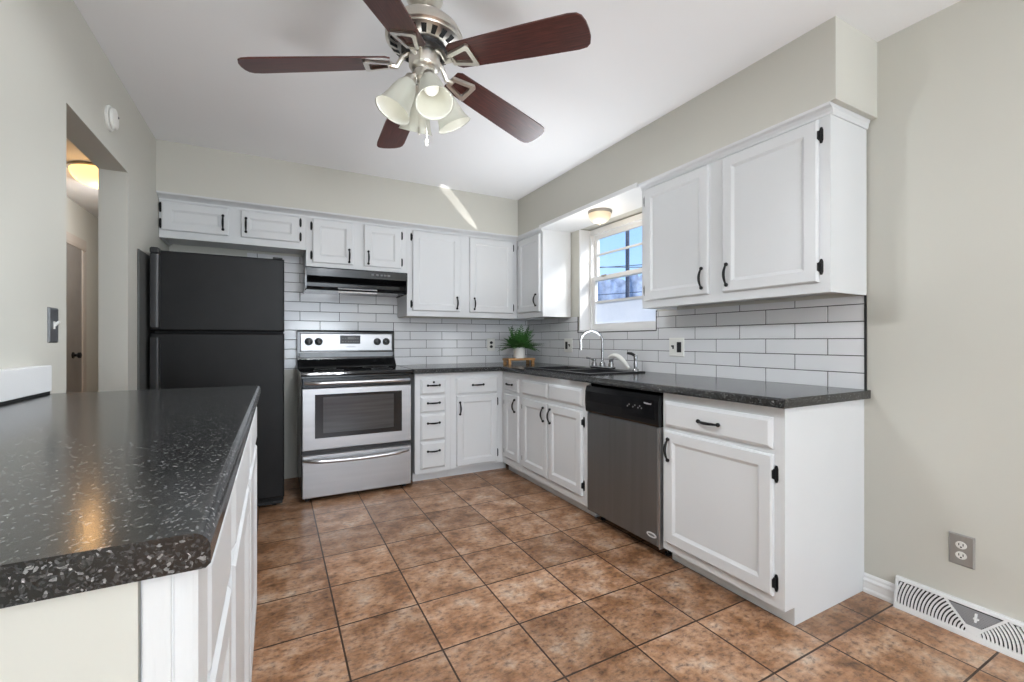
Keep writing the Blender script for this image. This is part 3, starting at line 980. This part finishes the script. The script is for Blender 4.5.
b.make('curved_slats', 'trim_white', rg, weld=False)
b = B()
z = zb0 + 0.026
while z < VH - 0.014:
    hw = 0.085 * (z - zb0) / (VH - 0.012 - zb0) - 0.006
    if hw > 0.006:
        b.prism([(vc - hw, z - 0.0026), (vc + hw, z - 0.0026), (vc + hw, z + 0.0015), (vc - hw, z + 0.0015)], -0.003, 0.0015, lambda p, q, h: VF(p, q, h))
    z += 0.0056
b.make('straight_louvers', 'vent_grey', rg, weld=False)
B().rings(VF, vc - 0.009, vc - 0.003, 0.070, 0.100, [(0, 0), (0, 0.010)]).rings(VF, vc - 0.014, vc + 0.001, 0.078, 0.084, [(0, 0), (0, 0.008)]).make('damper_lever', 'trim_white', rg)

# ------------------------------------------------------------------ wall cabinets
XU, YU = 2.062, 3.775
FU, FUR = Fback(YU), Fright(XU)
def crown(F, u0, u1, out, root, ends=()):
    """small cove moulding from the cabinet face up to the soffit edge"""
    prof = [(0.0, 2.090), (0.006, 2.090), (0.008, 2.100), (out * 0.45, 2.112), (out - 0.004, 2.118), (out, 2.1285), (0, 2.1285)]
    b = B().prism(prof, u0, u1, lambda p, q, a: F(a, q, p))
    return b.make('crown_moulding', 'white_paint', root)
def carcass(F, u0, u1, z0, z1, depth):
    """box with a recessed bottom panel behind the face frame"""
    b = B()
    b.rings(F, u0, u1, z0 + 0.018, z1, [(0, -0.019), (0, -depth)])
    b.rings(F, u0, u1, z0, z1, [(0, -0.019), (0, 0)])
    b.rings(F, u0, u0 + 0.014, z0, z0 + 0.018, [(0, -depth), (0, -0.019)])
    b.rings(F, u1 - 0.014, u1, z0, z0 + 0.018, [(0, -depth), (0, -0.019)])
    return b
DB = YB - 0.009 - YU
def back_unit(label, u0, u1, z0, doors, loc_z, cat='cabinet'):
    c = thing('wall_cabinet', label, cat, ((u0 + u1) / 2, 3.95, z0))
    carcass(FU, u0, u1, z0, HS - 0.002, DB).make('body', 'white_paint', c)
    crown(FU, u0, u1, YU - YS + 0.0, c)
    for (a, d_, za, zb, hs, hu, hz) in doors:
        d = door(FU, a, d_, za, zb, c)
        pull(FU, hu, hz, d)
        e = a if hs < 0 else d_
        for zz in (za + 0.055, zb - 0.055) if zb - za > 0.3 else (za + 0.045, zb - 0.04):
            hinge(FU, e, zz, hs, d)
    return c
back_unit('short white wall cabinet over the black fridge', XL + 0.002, 0.2055, 1.838,
          [(-0.681, -0.298, 1.888, 2.082, -1, -0.330, 1.975), (-0.222, 0.160, 1.888, 2.082, 1, -0.190, 1.975)], 1.838)
back_unit('white wall cabinet over the black range hood', 0.2065, 0.9885, 1.712,
          [(0.252, 0.552, 1.746, 2.082, -1, 0.520, 1.815), (0.635, 0.938, 1.746, 2.082, 1, 0.668, 1.815)], 1.712)
back_unit('tall white two-door wall cabinet between range hood and corner', 0.9895, XU - 0.001, CBOT,
          [(1.035, 1.470, 1.398, 2.082, -1, 1.436, 1.475), (1.562, 2.010, 1.398, 2.082, 1, 1.605, 1.475)], CBOT)
DR = XR - 0.0095 - XU
c = thing('wall_cabinet', 'narrow white wall cabinet between corner and window', 'cabinet', (2.2, 3.55, CBOT))
carcass(FUR, 3.308, YU - 0.0005, CBOT, HS - 0.002, DR).box(XU, XR - 0.010, YU + 0.001, YB - 0.012, CBOT + 0.001, HS - 0.002).make('body', 'white_paint', c)
crown(FUR, 3.308, YS + 0.05, XU - XS + 0.001, c)
d = door(FUR, 3.345, 3.725, 1.398, 2.082, c); pull(FUR, 3.392, 1.50, d)
for z in (1.455, 2.025):
    hinge(FUR, 3.725, z, 1, d)
c = thing('wall_cabinet', 'large white two-door wall cabinet beside the window', 'cabinet', (2.2, 1.57, CBOT))
carcass(FUR, 1.0245, 2.114, CBOT - 0.008, HS - 0.002, DR).make('body', 'white_paint', c)
crown(FUR, 1.010, 2.114, XU - XS + 0.001, c)
prof = [(0.0, 2.090), (0.006, 2.090), (0.008, 2.100), (0.010, 2.112), (0.014, 2.118), (0.0145, 2.1285), (0, 2.1285)]
B().prism(prof, XU, XR - 0.010, lambda p, q, a: (a, 1.0245 - p, q)).make('crown_moulding', 'white_paint', c)
d = door(FUR, 1.068, 1.527, 1.388, 2.082, c); pull(FUR, 1.497, 1.475, d, True, 0.105)
for z in (1.452, 2.015):
    hinge(FUR, 1.068, z, -1, d)
d = door(FUR, 1.612, 2.080, 1.388, 2.082, c); pull(FUR, 1.648, 1.475, d, True, 0.105)
for z in (1.452, 2.015):
    hinge(FUR, 2.080, z, 1, d)

# ------------------------------------------------------------------ refrigerator
fr = thing('refrigerator', 'black top-freezer refrigerator against the doorway wall', 'refrigerator', (-0.31, 3.75, 0))
fx0, fx1, fy = -0.672, 0.052, 3.40
box(fx0 + 0.004, fx1 - 0.004, 3.47, 4.06, 0.03, 1.672, bev=0.006).make('body', 'fridge_black', fr)
B().box(fx0 + 0.01, fx1 - 0.01, 3.475, 3.50, 0.012, 0.075).make('base_grille', 'black_plastic', fr)
FF = Fback(3.462)
def fdoor(z0, z1, name):
    d = B().rings(FF, fx0, fx1, z0, z1, [(0, 0), (0, 0.050), (0.004, 0.058), (0.010, 0.062)]).make(name, 'fridge_black', fr)
    prof = [(fx0, 0.0615), (fx0 + 0.006, 0.088), (fx0 + 0.034, 0.094), (fx0 + 0.046, 0.088), (fx0 + 0.052, 0.0615)]
    B().prism(prof, z0 + 0.02, z1 - 0.03, lambda p, q, a: FF(p, a, q)).make('handle', 'fridge_handle', d, smooth=50)
    return d
fdoor(0.075, 1.186, 'refrigerator_door')
fdoor(1.198, 1.690, 'freezer_door')
B().box(fx1 - 0.07, fx1 - 0.01, 3.41, 3.50, 1.690, 1.702, bev=0.004).make('hinge_cover', 'black_plastic', fr)
B().box(fx0 + 0.006, fx0 + 0.052, 3.362, 3.46, 1.664, 1.700, bev=0.006).make('handle_cap', 'black_plastic', fr)
for x in (fx0 + 0.06, fx1 - 0.06):
    B().lathe([(0, -0.012), (0.018, -0.012), (0.020, -0.008), (0.020, 0.008), (0.018, 0.012), (0, 0.012)], (x, 3.49, 0.0205), (1, 0, 0), 14).make('roller', 'black_plastic', fr)

tag(box(XL + 0.0005, XL + 0.010, 3.245, 3.95, 0.002, 1.662, bev=0.001).make('upright_strip', 'strip_grey'), 'thin dark grey strip on the doorway wall beside the fridge', 'board')  # dark strip on the wall, modelled as a thin flat sheet

# ------------------------------------------------------------------ range
rx0, rx1 = 0.158, 0.928
rn = thing('electric_range', 'stainless steel electric range with black cooktop', 'range', ((rx0 + rx1) / 2, 3.75, 0))
box(rx0, rx1, 3.445, 4.095, 0.04, 0.885).make('body', 'black_enamel', rn)
b = B()
for x in (rx0 + 0.04, rx1 - 0.04):
    for y in (3.48, 4.05):
        B().lathe([(0, 0), (0.016, 0), (0.016, 0.04), (0, 0.04)], (x, y, 0), (0, 0, 1), 10).make('leveling_foot', 'black_plastic', rn)
prof = [(3.398, 0.888), (3.392, 0.898), (3.396, 0.910), (3.408, 0.916), (4.02, 0.918), (4.02, 0.886), (3.44, 0.884)]
ck = B().prism(prof, rx0 - 0.006, rx1 + 0.006, lambda p, q, a: (a, p, q)).make('cooktop', 'black_glass', rn, smooth=40)
for (x, y, r) in ((0.35, 3.58, 0.105), (0.74, 3.58, 0.08), (0.35, 3.83, 0.08), (0.74, 3.83, 0.105)):
    b = B()
    b.lathe([(r - 0.004, 0.0004), (r, 0.0004), (r, 0.0008), (r - 0.004, 0.0008), (r - 0.004, 0.0004)], (x, y, 0.917), n=40)
    b.make('burner_ring', 'mark_grey', ck)
FO = Fback(3.445)
od = B().rings(FO, rx0 + 0.004, rx1 - 0.004, 0.368, 0.802, [(0, 0), (0, 0.040), (0.004, 0.046)]).make('oven_door', 'steel_front', rn)
B().rings(FO, rx0 + 0.004, rx1 - 0.004, 0.802, 0.874, [(0, 0), (0, 0.040), (0.004, 0.046)]).make('door_top_band', 'black_enamel', od)
gl = B().rings(FO, 0.243, 0.852, 0.450, 0.758, [(0, 0.044), (0, 0.0475), (0.002, 0.0485)]).make('oven_glass', 'black_glass', od)
B().rings(FO, 0.296, 0.790, 0.484, 0.738, [(0, 0.047), (0, 0.0489)]).make('inner_window', 'oven_window', gl)
def bar_handle(x0, x1, z, sag, mat, parent):
    b = B(); pts = []; rad = []
    n = 26
    for k in range(n + 1):
        t = k / n
        e = min(1, math.sin(PI * t) * 3.0)
        pts.append(FO(x0 + (x1 - x0) * t, z - sag * math.sin(PI * t), 0.048 + 0.040 * e))
        rad.append(0.0135)
    b.tube(pts, rad, 12)
    return b.make('handle', mat, parent, smooth=60)
bar_handle(rx0 + 0.02, rx1 - 0.02, 0.840, 0.0, 'steel', od)
B().rings(FO, rx0 + 0.006, rx1 - 0.006, 0.335, 0.368, [(0, 0), (0, 0.03)]).make('vent_gap', 'black_plastic', rn)
dr = B().rings(FO, rx0 + 0.004, rx1 - 0.004, 0.036, 0.335, [(0, 0), (0, 0.040), (0.004, 0.046)]).make('warming_drawer', 'steel_front', rn)
bar_handle(rx0 + 0.015, rx1 - 0.03, 0.302, 0.014, 'steel', dr)
# backguard
prof = [(3.915, 0.917), (3.935, 0.945), (3.975, 0.985), (3.985, 1.030), (3.985, 1.210), (4.00, 1.222), (4.06, 1.222), (4.06, 0.917)]
bk = B().prism(prof, rx0 - 0.004, rx1 + 0.004, lambda p, q, a: (a, p, q)).make('backguard', 'black_enamel', rn, smooth=30)
FK = Fback(3.985)
B().rings(FK, rx0 + 0.016, rx1 - 0.016, 1.050, 1.198, [(0, 0), (0, 0.004), (0.006, 0.008)]).make('control_panel', 'steel_front', bk)
B().rings(FK, rx0 + 0.006, rx1 - 0.006, 0.985, 1.040, [(0, 0), (0, 0.003), (0.010, 0.006)]).make('chrome_strip', 'steel_dark', bk)
dp = B().rings(FK, 0.478, 0.640, 1.112, 1.182, [(0, 0.007), (0, 0.0105), (0.003, 0.0115)]).make('display', 'black_plastic', bk)
b = B()
for i, u in enumerate((0.500, 0.520, 0.545, 0.565, 0.585, 0.602, 0.620)):
    for z in (1.130, 1.158):
        if z > 1.14 and 2 <= i <= 4:
            continue
        b.rings(FK, u - 0.004, u + 0.004, z - 0.003, z + 0.003, [(0, 0.0114), (0, 0.0118)])
b.rings(FK, 0.538, 0.592, 1.150, 1.170, [(0, 0.0114), (0, 0.0118)])
b.make('button_marks', 'mark_grey', dp)
for x in (0.238, 0.312, 0.782, 0.858):
    kb = B().lathe([(0.031, 0.007), (0.031, 0.012), (0.024, 0.014), (0.022, 0.032), (0.018, 0.035), (0, 0.035)], (x, 3.985, 1.130), (0, -1, 0), 24).make('knob', 'black_plastic', bk, smooth=40)
    B().rings(FK, x - 0.004, x + 0.004, 1.108, 1.152, [(0, 0.034), (0, 0.042), (0.001, 0.043)]).make('grip', 'black_plastic', kb)
B().rings(FK, 0.53, 0.60, 1.084, 1.088, [(0, 0.007), (0, 0.0085)]).make('brand_mark', 'mark_grey', bk)

# ------------------------------------------------------------------ range hood
hx0, hx1 = 0.199, 0.986
hd_ = thing('range_hood', 'glossy black range hood under the wall cabinet', 'hood', (0.59, 3.93, 1.53))
prof = [(3.752, 1.7105), (3.742, 1.700), (3.744, 1.642), (3.756, 1.636), (3.835, 1.622), (3.862, 1.600), (3.866, 1.572), (3.850, 1.556), (3.765, 1.550), (3.758, 1.541), (3.765, 1.533), (4.100, 1.533), (4.100, 1.7105)]
hp = B().prism(prof, hx0 + 0.010, hx1 - 0.010, lambda p, q, a: (a, p, q)).make('shell', 'black_enamel', hd_, smooth=35)
for x in (hx0, hx1 - 0.010):
    B().prism([(3.752, 1.7105), (3.742, 1.700), (3.742, 1.640), (3.754, 1.540), (3.765, 1.527), (4.100, 1.527), (4.100, 1.7105)], x, x + 0.010, lambda p, q, a: (a, p, q)).make('side_panel', 'black_enamel', hd_)
B().prism([(3.762, 1.553), (3.80, 1.562), (3.80, 1.532), (3.77, 1.520)], 0.44, 0.74, lambda p, q, a: (a, p, q)).make('lamp_lens', 'filter_mesh', hd_)
b = B()
for x in (0.70, 0.735, 0.77, 0.80, 0.83):
    b.box(x - 0.010, x + 0.010, 3.738, 3.745, 1.668, 1.682, bev=0.002)
b.make('control_buttons', 'mark_grey', hd_)

# ------------------------------------------------------------------ peninsula cabinets and top
PZ = 0.960
px1, py0, py1 = -0.053, 0.494, 2.030
prof = [(XL + 0.001, PZ - 0.034), (px1 - 0.004, PZ - 0.034), (px1, PZ - 0.030)] + [(px1 - 0.016 + 0.016 * math.cos(k * PI / 16), PZ - 0.016 + 0.016 * math.sin(k * PI / 16)) for k in range(9)] + [(XL + 0.001, PZ)]
b = B().prism(prof, py0, py1, lambda p, q, a: (p, a, q))
tag(b.make('countertop', 'counter_black', smooth=40), 'long black speckled peninsula countertop with rounded edge by the doorway', 'countertop')
bp = B().box(XL + 0.0005, XL + 0.040, py0 + 0.02, py1, PZ + 0.008, PZ + 0.094, bev=0.002).make('counter_upstand', 'trim_white')
tag(bp, 'white painted board along the wall on the peninsula countertop', 'board')
b = box(XL + 0.0005, XL + 0.036, py0 + 0.02, py1 - 0.002, PZ, PZ + 0.008)
tag(b.make('joint_strip', 'black_trim'), 'black joint strip under the white board on the peninsula', 'strip')
PB = PZ - 0.034
FP = Fleft(-0.083)
units = [(0.508, 0.900, 'white base cabinet at the open end of the peninsula'), (0.901, 1.465, 'white base cabinet in the middle of the peninsula'), (1.466, 2.022, 'white base cabinet of the peninsula nearest the fridge')]
for i, (u0, u1, lab) in enumerate(units):
    c = thing('peninsula_cabinet', lab, 'cabinet', (-0.38, (u0 + u1) / 2, 0))
    box(XL + 0.001, -0.106, u0 + (0.004 if i == 0 else 0), u1, 0, PB).box(-0.106, -0.083, u0, u1, 0, PB).make('body', 'white_paint', c)
    if i == 0:
        B().box(XL + 0.001, -0.1075, u0 - 0.006, u0 + 0.004, 0, PB).make('end_panel', 'wall_paint', c)['label'] = 'greige painted end panel'
        B().box(-0.1045, -0.0845, u0 - 0.004, u0, 0, PB).make('end_stile', 'brushed_white', c)
    u0d, u1d = (u0 + 0.003, u1 - 0.04) if i == 0 else (u0 + 0.035, u1 - 0.035)
    d = drawer(FP, u0d + 0.075 if i == 0 else u0d, u1d, 0.755, 0.895, c)
    if i == 0:
        B().rings(FP, u0d, u0d + 0.070, 0.02, PB - 0.002, [(0, 0), (0, 0.014), (0.003, 0.018)]).make('corner_stile', 'brushed_white', c)
        u0d += 0.075
    d = door(FP, u0d, u1d, 0.12, 0.735, c)
    if i == 2:
        for z in (0.66, 0.2):
            hinge(FP, u1d, z, 1, d)

# ------------------------------------------------------------------ ceiling lights
def dome(label, x, y, z, r, glass, watts, col, deep=0.82):
    o = thing('flush_light', label, 'light', (x, y, z))
    B().lathe([(0, 0), (r * 0.99, 0), (r, -0.004), (r, -0.016), (r * 0.96, -0.020), (r * 0.9, -0.020), (r * 0.9, -0.004), (0, -0.004)], (x, y, z), (0, 0, 1), 36).make('trim_ring', 'nickel_dull', o, smooth=40)
    prof = [(r * 0.94 * math.cos(k * PI / 20) ** 0.8, -0.018 - r * deep * math.sin(k * PI / 20)) for k in range(11)]
    B().lathe(prof, (x, y, z), (0, 0, 1), 36).make('glass_bowl', glass, o, smooth='all')
    B().lathe([(0, -0.014), (0.009, -0.008), (0.006, 0), (0, 0)], (x, y, z - 0.018 - r * deep), (0, 0, 1), 10).make('finial', 'nickel_dull', o)
    light('POINT', 'dome_lamp', (x, y, z - 0.05 - r * 0.80), watts, col, 0.10)
dome('small lit flush ceiling light under the soffit over the sink', 2.165, 2.66, HS - 0.012, 0.090, 'lit_dome', 2.2, (1.0, 0.82, 0.55))
dome('warm lit flush ceiling light in the hall beyond the doorway', -1.21, 4.58, HC, 0.19, 'hall_dome', 5.0, (1.0, 0.56, 0.22), 0.62)

# ------------------------------------------------------------------ ceiling fan
cx, cy = 0.510, 1.683
fn = thing('ceiling_fan', 'nickel ceiling fan with five mahogany blades and frosted light kit', 'fan', (cx, cy, HC))
O = (cx, cy, 0)
B().lathe([(0, HC), (0.070, HC), (0.070, HC - 0.012), (0.060, HC - 0.030), (0.042, HC - 0.046), (0.026, HC - 0.052), (0, HC - 0.052)], O, n=36).make('canopy', 'nickel', fn, smooth=40)
B().lathe([(0.020, HC - 0.05), (0.020, HC - 0.0785)], O, n=16).make('downrod', 'black_plastic', fn, smooth='all')
mh = B().lathe([(0, 2.388), (0.050, 2.388), (0.070, 2.381), (0.105, 2.364), (0.135, 2.336), (0.148, 2.310), (0.148, 2.297), (0.141, 2.291), (0.139, 2.286), (0.118, 2.271), (0.095, 2.2635), (0.075, 2.2615), (0, 2.2615)], O, n=48).make('motor_housing', 'nickel', fn, smooth=30)
b = B()
for k in range(20):
    a = k * 2 * PI / 20
    q = Matrix.Rotation(a, 4, 'Z')
    pts = [Vector((r, w_, z)) for r, w_, z in ((0.103, -0.008, 2.2664), (0.130, -0.010, 2.2796), (0.130, 0.010, 2.2796), (0.103, 0.008, 2.2664))]
    lo = [q @ p + Vector(O) for p in pts]
    hi = [p + Vector((0, 0, -0.003)) for p in lo]
    V0 = [b.bm.verts.new(p) for p in lo]; V1 = [b.bm.verts.new(p) for p in hi]
    b.bm.faces.new(V0); b.bm.faces.new(V1)
    for i in range(4):
        b.bm.faces.new((V0[i], V0[(i + 1) % 4], V1[(i + 1) % 4], V1[i]))
b.make('vent_slots', 'slot_dark', mh)
B().lathe([(0, 2.262), (0.088, 2.262), (0.088, 2.246), (0.070, 2.243), (0, 2.243)], O, n=36).make('flywheel', 'black_plastic', fn, smooth=40)
sw = B().lathe([(0, 2.244), (0.056, 2.244), (0.060, 2.236), (0.060, 2.196), (0.052, 2.184), (0.040, 2.178), (0.040, 2.160), (0.034, 2.150), (0, 2.148)], O, n=36).make('switch_housing', 'nickel', fn, smooth=35)
A0 = 2.813
zr, zt = 2.198, 2.134          # blade height at root and tip
for k in range(5):
    a = A0 + k * 2 * PI / 5
    ca, sa = math.cos(a), math.sin(a)
    pitch = math.tan(math.radians(12))
    def G(r, s_, h=0.0):
        z = zr + (zt - zr) * (r - 0.13) / 0.53 - s_ * pitch + h
        return (cx + r * ca - s_ * sa, cy + r * sa + s_ * ca, z)
    # blade
    out = [(0.128, -0.044), (0.145, -0.056), (0.30, -0.062), (0.45, -0.067), (0.61, -0.070), (0.638, -0.066), (0.652, -0.054), (0.660, -0.030), (0.662, 0.0), (0.660, 0.030), (0.652, 0.054), (0.638, 0.066), (0.61, 0.070), (0.45, 0.067), (0.30, 0.062), (0.145, 0.056), (0.128, 0.044)]
    # built lying flat at the origin, then turned into place so the grain runs along the blade
    bm_ = B().prism(out, 0.0, 0.006, lambda p, q, h: (p, q, h))
    ob = bm_.make('blade', 'mahogany', None, org=(0, 0, 0))
    ob.parent = fn
    X_ = Vector((ca, sa, (zt - zr) / 0.53)).normalized()
    Y_ = Vector((-sa, ca, -pitch)); Y_ = (Y_ - X_ * Y_.dot(X_)).normalized()
    Z_ = X_.cross(Y_)
    base = Vector(G(0, 0, 0)) - Vector((cx, cy, HC))
    mat_ = Matrix((X_, Y_, Z_)).transposed().to_4x4()
    mat_.translation = base
    ob.matrix_local = mat_
    # blade iron: arm, open trapezoid medallion under the blade
    ir = B()
    ir.tube([(cx + 0.060 * ca, cy + 0.060 * sa, 2.246), (cx + 0.082 * ca, cy + 0.082 * sa, 2.230), G(0.105, 0.0, -0.012), G(0.130, 0.0, -0.007)], [0.012, 0.010, 0.010, 0.012], 8)
    oi = [(0.122, -0.024), (0.214, -0.047), (0.224, -0.041), (0.224, 0.041), (0.214, 0.047), (0.122, 0.024)]
    ii = [(0.138, -0.013), (0.200, -0.028), (0.206, -0.025), (0.206, 0.025), (0.200, 0.028), (0.138, 0.013)]
    n = len(oi)
    lo_o = [ir.bm.verts.new(G(r, s_, -0.011)) for r, s_ in oi]; lo_i = [ir.bm.verts.new(G(r, s_, -0.011)) for r, s_ in ii]
    hi_o = [ir.bm.verts.new(G(r, s_, -0.0005)) for r, s_ in oi]; hi_i = [ir.bm.verts.new(G(r, s_, -0.0005)) for r, s_ in ii]
    for i in range(n):
        j = (i + 1) % n
        ir.bm.faces.new((lo_o[i], lo_o[j], lo_i[j], lo_i[i])); ir.bm.faces.new((hi_o[i], hi_i[i], hi_i[j], hi_o[j]))
        ir.bm.faces.new((lo_o[i], hi_o[i], hi_o[j], lo_o[j])); ir.bm.faces.new((lo_i[i], lo_i[j], hi_i[j], hi_i[i]))
    ir.make('blade_iron', 'nickel', fn, smooth=40)
# light kit: four bell shades with bulbs
for k in range(4):
    a = k * PI / 2
    ax = Vector((math.cos(a) * math.sin(math.radians(27)), math.sin(a) * math.sin(math.radians(27)), -math.cos(math.radians(27))))
    p0 = Vector((cx + 0.050 * math.cos(a), cy + 0.050 * math.sin(a), 2.142))
    hold = B().tube([(cx + 0.02 * math.cos(a), cy + 0.02 * math.sin(a), 2.168), p0 - ax * 0.012, p0 + ax * 0.002], 0.010, 10).lathe([(0, -0.004), (0.020, -0.004), (0.024, 0.004), (0.024, 0.022), (0, 0.022)], p0, ax, 20).make('lamp_holder', 'nickel', fn, smooth=40)
    pr = [(0.020, 0.018), (0.028, 0.024), (0.038, 0.045), (0.046, 0.078), (0.051, 0.110), (0.058, 0.138), (0.068, 0.160), (0.070, 0.162), (0.066, 0.159), (0.055, 0.137), (0.048, 0.110), (0.043, 0.078), (0.035, 0.047), (0.020, 0.028)]
    B().lathe(pr, p0, ax, 32).make('lamp_shade', 'frosted_shade', hold, smooth='all')
    bl = [(0, 0.022), (0.013, 0.022), (0.014, 0.045)] + [(0.014 + 0.0145 * math.sin(t * PI / 2), 0.045 + 0.022 * t) for t in (0.33, 0.66, 1.0)] + [(0.0285 * math.cos(t * PI / 2), 0.075 + 0.0285 * math.sin(t * PI / 2)) for t in (0.0, 0.25, 0.5, 0.75)] + [(0, 0.1035)]
    B().lathe(bl, p0, ax, 20).make('bulb', 'bulb', hold, smooth='all')
    q = p0 + ax * 0.135
    light('POINT', 'fan_bulb', q, 0.03, (1.0, 0.97, 0.92), 0.03)
    q = p0 + ax * 0.168
    sl = light('SPOT', 'fan_bulb_beam', q, 15, (0.90, 0.95, 1.0), target=q + ax)
    sl.data.spot_size = math.radians(166)
    sl.data.spot_blend = 0.35
    sl.data.shadow_soft_size = 0.03
light('POINT', 'fan_fill', (cx, cy, 1.80), 1.6, (0.88, 0.94, 1.0), 0.10)  # added bare fill light in mid-air below the light kit
b = B().tube([(cx - 0.002, cy - 0.036, 2.155), (cx - 0.002, cy - 0.036, 1.905)], 0.0012, 5).lathe([(0, 0.03), (0.004, 0.026), (0.008, 0.014), (0.006, 0.004), (0, 0)], (cx - 0.002, cy - 0.036, 1.876), n=12)
b.make('pull_chain', 'nickel', fn, smooth=40)
b = B().tube([(cx - 0.012, cy + 0.036, 2.155), (cx - 0.012, cy + 0.036, 1.975)], 0.0012, 5).lathe([(0, 0.035), (0.005, 0.032), (0.005, 0.004), (0, 0)], (cx - 0.012, cy + 0.036, 1.945), n=10)
b.make('pull_chain', 'nickel', fn, smooth=40)

# ------------------------------------------------------------------ groups of repeats
GROUPS = {'base_cabinet': 'white base cabinets along the counter', 'wall_cabinet': 'white wall cabinets under the soffit',
          'peninsula_cabinet': 'white cabinets of the peninsula', 'countertop': 'black speckled countertops',
          'tile_backsplash': 'white subway tile backsplashes', 'flush_light': 'small lit flush ceiling lights',
          'power_outlet': 'power outlets on the walls', 'switch_outlet': 'switch plates on the tile'}
for o in list(sc.objects):
    k = o.name.split('.')[0]
    if o.parent is None and k in GROUPS:
        o['group'] = GROUPS[k]
